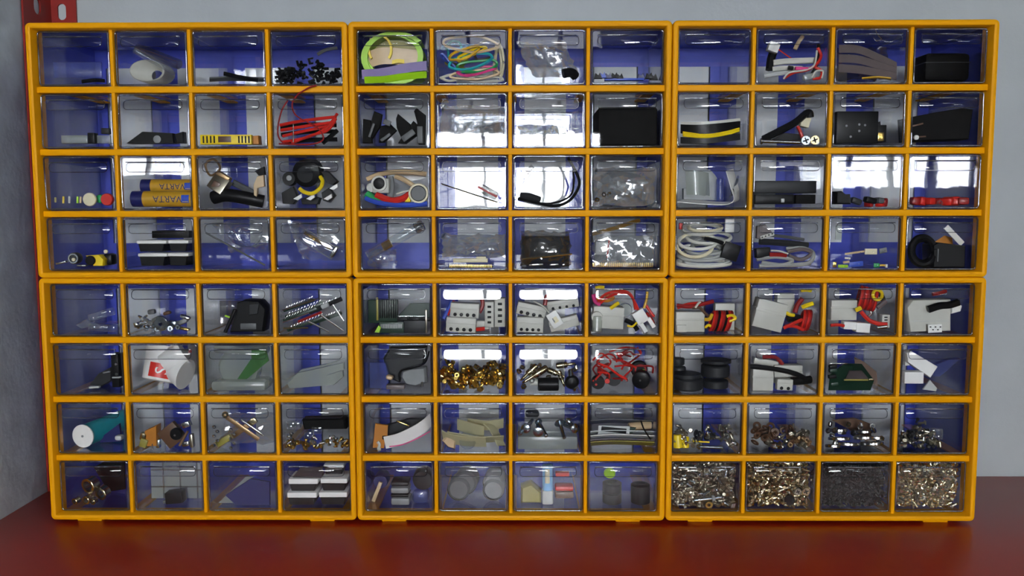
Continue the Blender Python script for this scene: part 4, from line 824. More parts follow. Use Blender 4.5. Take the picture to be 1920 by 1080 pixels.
# ---------------------------------------------------------------- lower post-side cabinet
sel('D', 1, 1, 'with clear connectors')
T('clear_connector', 'clear oblong connector lying tilted', 'connector', ('housing', bx(545, 350, 200, 66, 22, 10, rot=18, c=1.5), 'clear_part'))
T('clear_connector', 'clear wedge connector on the floor', 'connector', ('housing', poly([(350, 430), (440, 380), (500, 430), (400, 460)], 30, 8), 'clear_part')); T('clear_connector', 'flat clear connector near the front', 'connector', ('housing', bx(560, 455, 220, 60, 18, 12, rot=-5, c=1.5), 'clear_part'))
sel('D', 1, 2, 'with wing nuts and washers')
T('flat_washer', 'large grey washer standing up', 'washer', ('washer', ring(1038, 420, 66, 18, 15, 2.5, (.1, 1, .25)), 'zinc'))
def wing(x, y, k, d, desc):
    T('wing_nut', desc, 'wing nut', ('hub', cyl((x, y+22*k, d), (x, y+34*k, d+6), 3*k), 'steel'), ('wing', poly([(x, y+20*k), (x-15*k, y-10*k), (x-50*k, y-22*k), (x-58*k, y-8*k), (x-22*k, y+26*k)], d, 2), 'steel'), ('wing', poly([(x, y+20*k), (x+15*k, y-10*k), (x+45*k, y-26*k), (x+55*k, y-12*k), (x+22*k, y+26*k)], d, 2), 'steel'))
wing(955, 390, 1, 14, 'bright wing nut with open wings'); wing(830, 365, .7, 26, 'small wing nut at the back')
T('angle_bracket', 'bright steel angle bracket', 'bracket', ('plate', bx(840, 422, 140, 14, 15, 12, rot=18), 'steel'), ('plate', bx(785, 430, 30, 40, 16, 10, rot=18), 'steel'))
for i, (x, y, w_, h, m_) in enumerate([(1232, 368, 84, 28, 'steel'), (1215, 460, 110, 20, 'brass'), (1130, 420, 70, 50, 'zinc'), (960, 325, 60, 40, 'dark_grey'), (1085, 335, 60, 30, 'brown'), (1200, 410, 120, 40, 'grey')]):
    T('metal_scrap', ('oval bright', 'thin brass', 'dull zinc', 'dark grey', 'brown', 'flat grey')[i]+' metal plate', 'plate', ('plate', bx(x, y, w_, h, 18+3*i, 6, rot=i*9-20, c=1.5), m_))
place('clear_bead', small('clear_bead', lambda: lathe([(.4*mm, -2*mm), (1.6*mm, -1.2*mm), (2*mm, 0), (1.6*mm, 1.2*mm), (.4*mm, 2*mm)], (0, 0, 0), (0, 0, 1), 10), 'clear_part'), 0, 'little clear round bead', 'bead', 'clear beads', heap(9, 900, 1120, lambda t: 60, 5, 2.2, 13.5, 20))
place('small_nut', small('nut_z', lambda: g_hex(2.4, 2.8, 1.4), 'zinc'), 0, 'small zinc hex nut', 'nut', 'zinc nuts', heap(14, 770, 1270, lambda t: 60, 6, 2.8, 15, 45))
sel('D', 1, 3, 'with a black adapter')
T('black_adapter', 'bulky black adapter leaning back', 'adapter', ('case', poly([(360, 250), (420, 228), (540, 235), (600, 300), (575, 485), (300, 488), (350, 330)], 20, 22, 2), 'black'), ('face_highlight', poly([(460, 260), (545, 255), (530, 340), (460, 350)], 19, 2), 'charcoal'), ('foot_highlight', bx(455, 440, 130, 50, 19, 2, c=.5), 'dark_grey'))  # charcoal and grey pieces paint the highlights on the black case
T('black_pen', 'slim black stylus leaning on the adapter', 'stylus', ('stylus', cyl((268, 490, 15), (352, 300, 17), 1.8), 'black')); T('lime_tab', 'tiny lime plastic tab', 'tab', ('tab', bx(285, 362, 46, 14, 16, 3, rot=-20), 'lime'))
T('grey_sheet', 'dull grey film in the corner', 'film', ('film', bx(200, 330, 200, 200, 50, 1), 'film_dark'))
sel('D', 1, 4, 'with pin header boards')
for i, (x, y, L, d) in enumerate([(830, 270, 270, 18), (860, 345, 300, 16), (870, 310, 330, 24), (920, 420, 330, 20), (1030, 290, 330, 28), (1080, 380, 280, 30)]):
    kids = [('pin', bx(x+L*.42*(t/5-1)*.9-14*0, y+L*.42*(t/5-1)*-.36-18, 5, 40, d-1.2, 1.2, rot=-60+25, c=.05), 'steel') for t in range(11)]
    T('pin_board', ('top', 'front', 'second', 'lower', 'rear', 'rearmost')[i]+' dark green board with silver pins', 'circuit board', ('board', bx(x, y, L, 26, d, 4, rot=20), 'pcb', kids))
for i, (p, q, m_, r) in enumerate([((860, 402, 14), (1050, 325, 14), 'dark_red', 1.3), ((945, 400, 14), (1110, 482, 14), 'steel', .9), ((1040, 345, 15), (1228, 475, 14), 'steel', .9), ((1140, 262, 17), (1230, 395, 15), 'steel', .8), ((720, 310, 16), (1010, 215, 18), 'steel', .7), ((715, 408, 15), (930, 330, 16), 'steel', .7), ((740, 455, 15), (940, 452, 15), 'nickel', .9), ((950, 330, 20), (1215, 215, 22), 'charcoal', 2.2), ((1050, 285, 17), (1105, 260, 17), 'light_grey', 2.4)]):
    T('component_lead', ('red', 'low silver', 'long silver', 'steep silver', 'top silver', 'edge silver', 'flat', 'thick black', 'short grey')[i]+' component rod across the boards', 'rod', ('rod', cyl(p, q, r, n=8), m_))
sel('D', 2, 1, 'with dark clamps')
T('screw_clamp', 'dark upright clamp with silver screws', 'clamp', ('clamp', bx(672, 800, 60, 280, 30, 12), 'black'), *[('screw_head', disc(x, y, 12, 29, 1.5, n=10), 'steel') for x, y in ((678, 748), (682, 828))], ('bar', bx(680, 856, 70, 12, 28, 4), 'light_grey'))
T('screw_clamp', 'dark clamp lying behind', 'clamp', ('clamp', poly([(460, 920), (530, 830), (640, 770), (645, 880), (560, 930)], 40, 16, 1.5), 'charcoal'), ('bar', bx(600, 815, 60, 12, 38, 3, rot=10), 'grey')); T('metal_tag', 'small pale metal bar', 'bar', ('bar', bx(500, 935, 86, 18, 22, 4, rot=3), 'light_grey'))
sel('D', 2, 2, 'with white cups')
def label_cup():
    A, B = P(935, 885, 33), P(1005, 605, 42); ax = (B-A).normalized(); L = (B-A).length
    c = Vector((0, -1, 0)); c = (c-ax*c.dot(ax)).normalized(); sd = c.cross(ax); rad = lambda h: (17+3*h/L)*mm
    pt = lambda th, h, k: A+ax*h+(c*cos(th)+sd*sin(th))*(rad(h)+k*mm)
    rg = []
    for q in range(9):
        th = radians(-62+84*q/8); rg.append([pt(th, L*h, k) for h, k in ((.10, .25), (.50, .25), (.50, .02), (.10, .02))])
    V, Fc = text('S', .0165, .0002)
    S_ = ([pt(radians(-20)+p.y/(17*mm), L*.30+p.x, .34+p.z*1000) for p in V], Fc)
    T('white_cup', 'white plastic cup with a red printed label', 'cup', ('cup_wall', lathe([(14.5*mm, 0), (17*mm, 1.2*mm), (20*mm, L), (19*mm, L), (16*mm, 2.2*mm), (13*mm, 1.8*mm)], A, ax, 34), 'white'), ('printed_label', rings(rg), 'red', [('lettering', S_, 'white')]))
label_cup()
T('white_cup', 'small white tapered cup on top', 'cup', ('cup_wall', (lambda A, B: lathe([(9*mm, 0), (10*mm, 1*mm), (13*mm, (B-A).length), (12*mm, (B-A).length)], A, B-A, 24))(P(1060, 745, 24), P(1230, 640, 30)), 'white'))
T('white_cup', 'white cone cup leaning in the corner', 'cup', ('cup_wall', (lambda A, B: lathe([(8*mm, 0), (9*mm, 1*mm), (15.5*mm, (B-A).length), (14*mm, (B-A).length)], A, B-A, 24))(P(1110, 830, 30), P(1245, 880, 26)), 'white'), ('red_spot', bx(1278, 690, 26, 30, 20, 1), 'dark_red'))
sel('D', 2, 3, 'with frosted caps')
T('frosted_stopper', 'frosted round cap filling the front', 'cap', ('cap', lathe([(17*mm, 0), (20*mm, 3*mm), (20*mm, 16*mm)], P(360, 790, 24), (.1, 1, .1), 28), 'frosted')); T('frosted_stopper', 'frosted flat cap on top', 'cap', ('cap', bx(370, 640, 420, 70, 18, 26, rot=-5, c=3), 'frosted'))
T('frosted_stopper', 'frosted cap lying at the bottom', 'cap', ('cap', bx(370, 935, 460, 90, 16, 28, c=4), 'frosted')); T('green_sleeve', 'green film sleeve leaning down', 'sleeve', ('sleeve', poly([(365, 868), (480, 700), (480, 620), (600, 640), (620, 720), (440, 870)], 15, 3), 'green_film'))
sel('D', 2, 4, 'with folded film')
for i, q in enumerate([[(770, 905), (850, 820), (1230, 735), (1230, 790), (900, 900), (785, 945)], [(780, 935), (960, 870), (1220, 800), (1225, 850), (1150, 915), (800, 945)], [(760, 880), (870, 790), (1100, 740), (1220, 700), (1000, 800)]]):
    T('folded_film', ('upper', 'lower', 'rear')[i]+' fold of milky plastic film', 'film', ('film', poly(q, 16+i*6, 5, 1), 'frosted'))
sel('D', 3, 1, 'with a teal roll')
T('paper_roll', 'teal roll with a white end disc', 'roll', ('roll', cyl((325, 362, 26), (640, 230, 90), 11, 11, 26), 'teal'), ('end_disc', (lambda c, x: lathe([(9.5*mm, -1.5*mm), (11.6*mm, -1.2*mm), (11.6*mm, 0)], c, x, 28))(P(320, 362, 24), P(640, 230, 90)-P(325, 362, 26)), 'white', [('centre_hole', (lambda c, x: lathe([(1.2*mm, -2*mm), (1.2*mm, -1.4*mm)], c, x, 10))(P(320, 362, 24), P(640, 230, 90)-P(325, 362, 26)), 'grey')]))
T('blue_sheet', 'folded blue sheet beside the roll', 'sheet', ('sheet', poly([(440, 420), (600, 300), (615, 440), (450, 450)], 40, 4), 'navy')); T('grey_stopper', 'small grey cap beside the roll', 'cap', ('cap', bx(585, 340, 60, 40, 28, 8, c=2), 'light_grey'))
sel('D', 3, 2, 'with a potentiometer')
T('potentiometer', 'brown square potentiometer with black centre', 'potentiometer', ('body_plate', bx(1000, 318, 160, 160, 18, 6, rot=38), 'brown'), ('knob', disc(1035, 310, 50, 14, 5), 'black', [('knob_tip', disc(1028, 318, 10, 13, 2, n=10), 'steel')]), ('shaft', cyl((1065, 398, 15), (1130, 285, 15), 1.2), 'bronze'), ('metal_shell', bx(1110, 238, 60, 44, 15, 8, rot=20), 'steel'))
T('orange_relay', 'small orange capacitor block', 'capacitor', ('block', poly([(792, 420), (795, 300), (885, 258), (888, 420)], 18, 12), 'rust'), ('leg', cyl((855, 400, 16), (855, 445, 16), .6, n=6), 'steel'))
for i, (x, y, w_, h, m_) in enumerate([(740, 380, 60, 70, 'olive'), (750, 330, 60, 60, 'nickel'), (895, 400, 30, 70, 'zinc'), (1155, 370, 30, 110, 'tin'), (1110, 420, 60, 40, 'steel'), (1000, 430, 90, 30, 'light_grey'), (720, 425, 50, 24, 'brass')]):
    T('metal_scrap', ('olive', 'nickel', 'upright zinc', 'tall tin', 'low steel', 'pale grey', 'brass')[i]+' component scrap', 'scrap', ('scrap', bx(x, y, w_, h, 16+2*i, 6, rot=i*8-20, c=1), m_))
sel('D', 3, 3, 'with metal strips')
T('metal_strip', 'bronze strip with a round eye', 'strip', ('strip', bx(340, 255, 340, 34, 16, 1.6, rot=-36), 'bronze'), ('eye', ring(215, 158, 26, 10, 15, 2), 'nickel')); T('metal_strip', 'bright steel strip crossing', 'strip', ('strip', bx(425, 258, 220, 16, 14, 1.5, rot=-36), 'steel'))
T('metal_strip', 'bronze crossbar', 'strip', ('strip', bx(350, 270, 200, 44, 19, 2, rot=36), 'bronze'), ('end_block', bx(425, 215, 70, 50, 17, 4, rot=36), 'nickel'))
for j, (x, n_) in enumerate(((80, 5), (262, 5))):
    T('bead_chain', ('edge', 'inner')[j]+' silver ball chain hanging down', 'chain', *[('link', lathe([(.5*mm, -1.6*mm), (1.9*mm, -.6*mm), (1.9*mm, .6*mm), (.5*mm, 1.6*mm)], P(x+(i % 2)*26, 250+j*70+i*36, 16), (.4, .2, 1), 8), 'steel') for i in range(n_)])
T('clear_bag', 'clear bag of metal strips', 'bag', ('bag', bag(80, 200, 560, 440, 26, 12, 61, amp=3, skew=-80), 'film'), flat=True)
T('brass_tab', 'dull brass tab under the strips', 'tab', ('tab', bx(160, 380, 130, 50, 24, 6, rot=30), 'olive'))
sel('D', 3, 4, 'with brass screws in bags')
T('black_block', 'dark blocks of foam at the back', 'foam', ('foam', poly([(810, 200), (1150, 190), (1160, 270), (830, 275)], 34, 20, 2), 'black_matte'))
for i, (x, y) in enumerate(((690, 245), (765, 245), (860, 320), (930, 280))): T('clear_box', ('tiny', 'bright', 'low', 'wide')[i]+' clear little box', 'box', ('box', bx(x, y, 66+20*(i == 3), 60, 20+4*i, 10, c=1), 'clear_part'))
place('brass_screw', small('brass_screw', lambda: g_screw(7, 1.1, 2.4), 'brass'), 0, 'short brass screw', 'screw', 'brass screws', heap(26, 650, 1160, lambda t: 75, 7, 3.4, 14, 26))
place('steel_screw', small('steel_screw', lambda: g_screw(7, 1.1, 2.4), 'steel'), 0, 'short bright steel screw', 'screw', 'bright screws', heap(18, 650, 1160, lambda t: 110, 9, 3.4, 14, 30))
sel('D', 4, 1, 'with metal ferrules')
for i, (x, y, r, d) in enumerate([(348, 715, 62, 20), (448, 775, 52, 24), (335, 825, 34, 15), (245, 835, 26, 16), (385, 835, 26, 15)]):
    T('metal_ferrule', ('largest', 'second', 'low', 'small', 'smallest')[i]+' nickel ring ferrule', 'ferrule', ('ferrule', ring(x, y, r, r*.72, d, 9-i, (.35, .9, .15), 24), 'steel'), ('bead_rim', ring(x, y, r*1.05, r*.74, d-.5, 1.5, (.35, .9, .15), 24), 'nickel'))
T('black_sheet', 'black folded sheet behind the rings', 'sheet', ('sheet', poly([(400, 690), (640, 560), (645, 860), (520, 880)], 60, 3), 'black_matte'))
sel('D', 4, 2, 'with a black cube')
T('black_cube', 'small black plastic cube', 'cube', ('cube', bx(1018, 808, 136, 92, 22, 12, rot=5), 'black'), ('side_tab', bx(945, 838, 20, 26, 23, 6), 'dark_grey'))
T('reflection_grid', 'gridded sheet imitating a window reflection', 'lens', ('sheet', bx(960, 740, 470, 300, 40, 1.5), 'frosted'), *[('reflection_bar', bx(830+132*i, 740, 10, 300, 39, 2.5, c=.2), 'film_dark') for i in range(3)], *[('reflection_bar', bx(960, 660+130*i, 470, 10, 39, 2.5, c=.2), 'film_dark') for i in range(2)])  # pale sheet and dark bars imitate a window reflection
sel('D', 4, 3, 'with a navy card')
T('navy_card', 'dark navy card resting on its corner', 'card', ('card', poly([(215, 795), (415, 665), (565, 690), (565, 870), (300, 872)], 20, 3), 'navy'))
T('clear_sheet', 'clear folded sheet beside the card', 'sheet', ('sheet', poly([(110, 880), (330, 670), (400, 665), (215, 800), (290, 880)], 26, 2), 'frosted'))
sel('D', 4, 4, 'with four lidded boxes')
lidbox(705, 942, 655, 44, 52, 20, 'lidded black box, upper by post', 26); lidbox(955, 1170, 653, 40, 56, 20, 'lidded black box, upper away from post', 26)
lidbox(683, 922, 762, 44, 52, 15, 'lidded black box, lower by post', 30); lidbox(943, 1170, 760, 42, 54, 15, 'lidded black box, lower away from post', 30)
lidbox(980, 1142, 545, 26, 60, 34, 'smallest lidded black box on top', 18)
T('loose_cover', 'loose grey lid leaning on the boxes', 'lid', ('lid', poly([(740, 645), (800, 570), (975, 570), (965, 650)], [20, 40, 40, 20], 2), 'mauve'))
# ---------------------------------------------------------------- lower middle cabinet
sel('E', 1, 1, 'with memory boards')
T('memory_board', 'green board standing with a row of fins', 'circuit board', ('board', bx(240, 320, 240, 190, 30, 2), 'pcb'), *[('fin', bx(215+18*i, 300, 8, 150, 27, 3, c=.1), 'black') for i in range(9)], ('edge_contact', bx(195, 300, 18, 190, 28, 2), 'olive'))
T('memory_board', 'board with a silver pin comb in front', 'circuit board', ('board', bx(320, 450, 200, 90, 16, 2), 'pcb'), *[('pin', bx(235+11*i, 440, 5, 36, 15, 1, c=.05), 'light_grey') for i in range(16)])
T('memory_board', 'dark board with black chips', 'circuit board', ('board', poly([(340, 385), (470, 255), (625, 250), (630, 380), (600, 400)], 40, 2), 'pcb'), *[('chip', bx(405+95*i, 385, 80, 30, 22, 3), 'black') for i in range(3)], *[('pin', bx(375+11*i, 362, 5, 14, 21, 1, c=.05), 'steel') for i in range(20)])
T('chip_block', 'large black chip block', 'chip', ('chip', bx(505, 445, 180, 100, 18, 12), 'charcoal')); T('green_film_tab', 'green glossy corner tab', 'tab', ('tab', poly([(180, 490), (215, 430), (235, 450), (220, 495)], 14, 2), 'lime')); T('metal_strip', 'upright steel strip at the edge', 'strip', ('strip', bx(600, 400, 16, 190, 16, 2), 'tin'))
sel('E', 1, 2, 'with white power plugs')
def conn(desc, *a, **k):
    T('power_plug', desc, 'plug', connector(*a, **k))
conn('upper white plug with four pin holes', 912, 312, 236, 118, 22, 14, rot=-3); conn('lower white plug lying in front', 882, 440, 244, 120, 15, 14, rot=-3)
def vplug(desc, x, y, w, h, d):
    T('power_plug', desc, 'plug', ('housing', bx(x, y, w, h, d, 12, c=.8), 'nylon', [('slot_mark', bx(x, y-h*.3+h*.2*i, w*.4, h*.09, d-.3, .6, c=.1), 'black') for i in range(4)]))
vplug('upright white plug with slotted face', 1112, 345, 76, 210, 20); vplug('upright pale plug at the edge', 1200, 330, 86, 236, 18)
for de, pts, m_ in [('red', [(770, 350, 30), (790, 300, 32), (830, 240, 36)], 'red'), ('blue', [(735, 380, 28), (760, 330, 30), (800, 240, 34)], 'blue'), ('dark red', [(1010, 465, 22), (1040, 462, 21), (1075, 460, 21)], 'red'), ('rear red', [(1030, 330, 36), (1060, 260, 38), (1040, 190, 40)], 'dark_red')]: T('plug_lead', de+' wire behind the plugs', 'wire', ('wire', wire(pts, 2.0, 7), m_))
T('power_plug', 'pale plug lying at the back', 'plug', ('housing', bx(1050, 430, 120, 70, 32, 12), 'nylon'))
sel('E', 1, 3, 'full of white power plugs')
conn('long white plug across the middle', 200, 312, 240, 100, 24, 14, rot=-12); conn('white plug with four holes in front', 190, 432, 216, 124, 15, 15, rot=-2); conn('white plug at the upper back', 470, 262, 260, 74, 34, 12, rot=8); conn('flat white plug lying tilted', 465, 425, 240, 90, 20, 12, rot=15, holes=False)
T('wire_plug', 'small white plug with a square window', 'plug', ('housing', bx(390, 385, 95, 130, 14, 7, rot=32), 'white', [('window_hole', bx(395, 388, 40, 48, 13.6, .8, rot=32, c=.1), 'cream'), ('latch', bx(380, 392, 10, 36, 13.2, 1, rot=32, c=.1), 'grey')]), ('lead', wire([(345, 330, 16), (290, 275, 20), (220, 240, 26)], .8), 'wire_white'))
T('plug_lead', 'dark red wire over the plugs', 'wire', ('wire', wire([(310, 270, 30), (330, 190, 32), (420, 180, 34)], 2, 7), 'dark_red'))
sel('E', 1, 4, 'with a fan plug and wires')
conn('large grey white plug block', 825, 372, 250, 180, 20, 18, rot=-3, holes=False); T('power_plug', 'round pale plug stub', 'plug', ('housing', cyl((710, 490, 18), (712, 360, 20), 5), 'frosted'), ('collar', disc(712, 370, 48, 17, 6), 'nylon'))
T('fan_plug', 'white two-prong fan plug tilted', 'plug', ('housing', bx(1085, 365, 100, 110, 14, 8, rot=32), 'white'), ('prong', bx(1108, 450, 34, 90, 14, 7, rot=32), 'white'), ('prong', bx(1172, 412, 34, 90, 14, 7, rot=32), 'white'))
for i, (pts, r, m_) in enumerate([([(740, 240, 20), (800, 180, 18), (900, 155, 17), (990, 170, 16), (1045, 260, 15), (1065, 305, 15)], 1.4, 'red'), ([(760, 250, 22), (850, 190, 20), (960, 165, 18), (1020, 210, 17), (1045, 305, 16)], 1.4, 'red'), ([(730, 210, 24), (800, 230, 22), (860, 210, 22), (800, 180, 24)], 2.2, 'rust'), ([(840, 295, 16), (870, 275, 16), (905, 250, 18)], 1.9, 'yellow'), ([(1110, 295, 17), (1130, 230, 18), (1140, 160, 20)], 1.3, 'ochre'), ([(975, 435, 16), (1020, 440, 15), (1065, 395, 15)], 1.0, 'yellow'), ([(1150, 270, 22), (1190, 330, 20), (1215, 360, 20)], 1.5, 'red'), ([(700, 180, 28), (720, 240, 28), (760, 260, 28)], 2.4, 'pink'), ([(720, 135, 24), (750, 125, 24), (790, 130, 24)], 2.2, 'yellow'), ([(1150, 330, 20), (1190, 380, 20), (1210, 420, 20)], 1.6, 'dark_red'), ([(960, 390, 22), (1020, 420, 22), (1060, 470, 22)], 2.4, 'black')]):
    T('plug_lead', ('outer red', 'inner red', 'rust', 'short yellow', 'ochre', 'curled yellow', 'corner red', 'pink', 'top yellow', 'low dark red', 'black')[i]+' wire of the fan plug', 'wire', ('wire', wire(pts, r, 7), m_))
T('clear_connector', 'clear round connector behind', 'connector', ('housing', disc(965, 310, 55, 34, 10), 'frosted'))
sel('E', 2, 1, 'with a black earpiece')
T('black_shell', 'large black curved plastic shell', 'shell', ('shell', poly([(250, 700), (300, 620), (600, 615), (590, 740), (400, 800), (380, 900), (290, 860)], 40, 18, 3), 'charcoal'))
T('ear_pad', 'grey oval ear pad', 'ear pad', ('pad', poly([(390, 850), (400, 805), (470, 780), (600, 770), (610, 900), (520, 930), (430, 915)], 26, 10, 3), 'grey')); T('thin_cable', 'thin black cable edging the pad', 'cable', ('cable', wire([(388, 890, 22), (380, 830, 22), (410, 795, 22), (500, 775, 22), (590, 735, 24), (625, 640, 26)], .9), 'black'))
T('tan_bead', 'tan rubber bud', 'bud', ('bud', bx(300, 858, 60, 36, 22, 8, rot=-15, c=2), 'tan')); T('clear_film', 'bluish film in the corner', 'film', ('film', poly([(120, 770), (250, 770), (280, 880), (260, 980), (120, 980)], 30, 4), 'blue_film')); T('grey_strap', 'grey strap lying flat', 'strap', ('strap', bx(350, 935, 150, 36, 18, 10), 'mauve'))
T('metal_pin', 'small bright metal pin', 'pin', ('pin', cyl((568, 890, 20), (566, 930, 20), 1.4, n=8), 'steel'))
sel('E', 2, 2, 'with brass standoffs')
place('brass_standoff', small('brass_standoff', g_stand, 'brass'), 0, 'brass hex standoff with a threaded stub', 'standoff', 'brass standoffs', heap(85, 705, 1245, lambda t: 205+20*sin(9*t), 12, 3.6, 13.5, 42))
place('brass_standoff', small('brass_standoff2', lambda: g_hex(5, 2.8, 1.3), 'gold'), 0, 'short gold hex nut', 'nut', 'gold nuts', heap(34, 705, 1245, lambda t: 190, 13, 2.9, 13.5, 40))
sel('E', 2, 3, 'with metal jacks')
def jack(p, q, r, desc, m_='nickel'):
    A, B = P(*p), P(*q); L = (B-A).length
    T('audio_jack', desc, 'jack', ('tip', lathe([(.4*mm, 0), (1.4*mm, 2*mm), (1.0*mm, 3*mm), (1.5*mm, 3.5*mm), (1.5*mm, L*.45)], A, B-A, 12), m_), ('barrel', lathe([(r*.8*mm, L*.43), (r*mm, L*.47), (r*mm, L*.95), (r*.7*mm, L)], A, B-A, 14), m_, [('grip_ring', lathe([(r*1.12*mm, L*.6), (r*1.12*mm, L*.66)], A, B-A, 14), 'tin')]))
jack((125, 900, 16), (330, 770, 20), 3.4, 'long nickel jack pointing down'); jack((110, 880, 20), (245, 755, 26), 3.2, 'second nickel jack behind'); jack((470, 850, 20), (330, 790, 26), 2.8, 'short jack pointing away'); jack((470, 930, 22), (420, 800, 26), 2.6, 'steep thin jack'); jack((560, 740, 30), (400, 760, 32), 3, 'jack lying at the back')
T('black_barrel', 'black cylinder with a white collar', 'cylinder', ('barrel', cyl((252, 912, 16), (422, 912, 16), 6.6, None, 22), 'black'), ('collar', cyl((190, 896, 18), (254, 900, 17), 3.2), 'nylon'))
T('control_dial', 'round black ball knob', 'knob', ('ball', lathe([(1*mm, 0), (5*mm, 1.2*mm), (7*mm, 5*mm), (5*mm, 10*mm)], P(530, 900, 14), (0, 1, 0), 20), 'black'), ('stem', cyl((522, 850, 20), (518, 790, 24), 2.6), 'zinc'))
place('small_nut', small('nut_s', lambda: g_hex(2.4, 3.0, 1.4), 'steel'), 0, 'small steel ring nut', 'nut', 'ring nuts', heap(14, 90, 580, lambda t: 190, 15, 3, 18, 45))
sel('E', 2, 4, 'with buzzers and red wire')
T('black_buzzer', 'round black buzzer facing forward', 'buzzer', ('case', lathe([(6*mm, 0), (8.6*mm, 1*mm), (8.6*mm, 9*mm), (7*mm, 10*mm)], P(1085, 880, 15), (.25, 1, .1), 24), 'black'), ('sound_hole', lathe([(1*mm, 0), (1*mm, .5*mm)], P(1080, 880, 14.6), (.25, 1, .1), 8), 'dark_grey'))
T('black_buzzer', 'small black buzzer with a red spot', 'buzzer', ('case', disc(742, 900, 56, 16, 10), 'black'), ('red_dot', disc(725, 912, 10, 15.5, 1, n=8), 'red')); T('black_buzzer', 'black buzzer ring at the back', 'buzzer', ('case', disc(1075, 790, 70, 32, 8), 'black'), ('ring', ring(1085, 795, 50, 36, 31, 2), 'dark_red'), ('green_highlight', disc(1108, 800, 14, 30.5, 1, n=8), 'lime')); T('black_buzzer', 'dark buzzer lying between', 'buzzer', ('case', disc(870, 870, 60, 28, 10), 'charcoal'), ('red_dot', disc(815, 885, 22, 24, 2, n=10), 'red'))  # lime disc on the rear buzzer paints its green highlight
RW = random.Random(77)
for i in range(13):
    x, y = RW.uniform(720, 950), RW.uniform(640, 800); pts = [(x, y, RW.uniform(14, 34))]
    for j in range(4): x += RW.uniform(-90, 130); y += RW.uniform(-60, 70); pts.append((min(1200, max(700, x)), min(880, max(610, y)), RW.uniform(14, 34)))
    T('tangled_wire', ('first', 'second', 'third', 'fourth', 'fifth', 'sixth', 'seventh', 'eighth', 'ninth', 'tenth', 'eleventh', 'twelfth', 'thirteenth')[i]+' tangled red wire by depth', 'wire', ('wire', wire(pts, .95, 6), 'red' if i % 3 else 'dark_red'), group='tangled red wires')
T('tangled_wire', 'thick red wire reaching to the buzzer', 'wire', ('wire', wire([(740, 740, 14), (820, 770, 13.5), (900, 830, 13.5), (970, 865, 14)], 1.2), 'red'))
sel('E', 3, 1, 'with a flat ribbon cable')
T('ribbon_cable', 'white ribbon cable with a pink edge', 'cable', ('ribbon', strip([(255, 375, 16), (360, 350, 14), (470, 300, 14), (560, 245, 16), (612, 195, 24)], (20, 90, 4), .8), 'white'), ('edge_stripe', strip([(290, 405, 14.2), (390, 390, 12.6), (500, 345, 12.6), (610, 285, 14.6)], (2, 7, 0), .5), 'pink'))
T('orange_card', 'rust orange plastic card', 'card', ('card', poly([(160, 415), (180, 225), (280, 240), (275, 330), (255, 350), (250, 420)], 18, 3), 'rust', [('notch', bx(250, 335, 30, 30, 17.6, 1, c=.1), 'black')])); T('dark_tray', 'dark tray leaning at the back', 'tray', ('tray', poly([(270, 240), (450, 190), (580, 190), (440, 270), (270, 340)], 34, 8, 1), 'charcoal'))
T('clear_wire', 'clear tube bent down the side', 'tube', ('tube', wire([(240, 95, 20), (180, 130, 20), (150, 230, 18), (155, 340, 16)], 1.6), 'clear_part')); T('brass_strip', 'thin brass strip', 'strip', ('strip', bx(395, 225, 110, 10, 20, 2, rot=-22), 'brass'))
T('white_hook', 'small white hook at the bottom', 'hook', ('hook', wire([(200, 375, 14), (215, 400, 14), (205, 430, 14), (225, 432, 14)], 1.5), 'nylon'))
sel('E', 3, 2, 'with pale yellow clips')
for i, (pts, wv) in enumerate([([(700, 320, 16), (760, 350, 15), (900, 370, 14), (1040, 375, 16)], (10, 70, 10)), ([(820, 230, 24), (920, 260, 22), (1030, 290, 22)], (0, 80, 8)), ([(740, 310, 20), (860, 330, 19), (1000, 350, 20), (1180, 340, 24)], (0, 40, 12)), ([(1080, 230, 30), (1130, 280, 28), (1190, 400, 26)], (60, 0, 8)), ([(900, 220, 36), (1050, 240, 34), (1180, 220, 34)], (0, 70, 6))]):
    T('yellow_clip', ('front', 'upper', 'middle', 'end', 'rear')[i]+' pale yellow translucent clip strip', 'clip', ('clip', strip(pts, wv, 1.2), 'cream_clear'))
T('tan_elbow', 'tan plastic elbow in the corner', 'elbow', ('elbow', poly([(695, 370), (740, 320), (800, 370), (795, 435), (740, 420)], 17, 9, 2), 'tan')); T('clear_stopper', 'clear dome at the bottom', 'dome', ('dome', disc(900, 440, 70, 16, 10), 'clear_part'))
sel('E', 3, 3, 'with zinc bolts')
def bolt(x, y, r, p2, d, desc, d2):
    A = P(x, y, d); B = P(p2[0], p2[1], d2)
    T('zinc_bolt', desc, 'bolt', ('bolt_head', lathe([(r*S(d)*.55, -2.6*mm), (r*S(d)*.95, -1.5*mm), (r*S(d), 0), (r*S(d)*.5, .3*mm)], A, B-A, 18), 'zinc', [('drive_recess', lathe([(r*S(d)*.26, -2.75*mm), (r*S(d)*.26, -2.2*mm)], A, B-A, 6), 'dark_grey')]), ('shank', lathe([(2.0*mm, 0), (2.0*mm, (B-A).length*.98), (1.6*mm, (B-A).length)], A, B-A, 12), 'zinc'))
bolt(150, 262, 40, (200, 200), 16, 'dark-headed zinc bolt by the post side', 40); bolt(245, 290, 42, (240, 205), 14, 'zinc bolt with a bright round head', 40); bolt(415, 225, 44, (450, 340), 26, 'zinc bolt standing on its washer head', 13.5); bolt(528, 262, 40, (440, 230), 18, 'zinc bolt lying at the end', 34); bolt(105, 297, 22, (140, 250), 15, 'small zinc bolt in front', 30); bolt(250, 215, 30, (310, 325), 30, 'zinc bolt leaning behind', 15); bolt(480, 205, 26, (520, 240), 26, 'bright zinc stub at the back', 34)
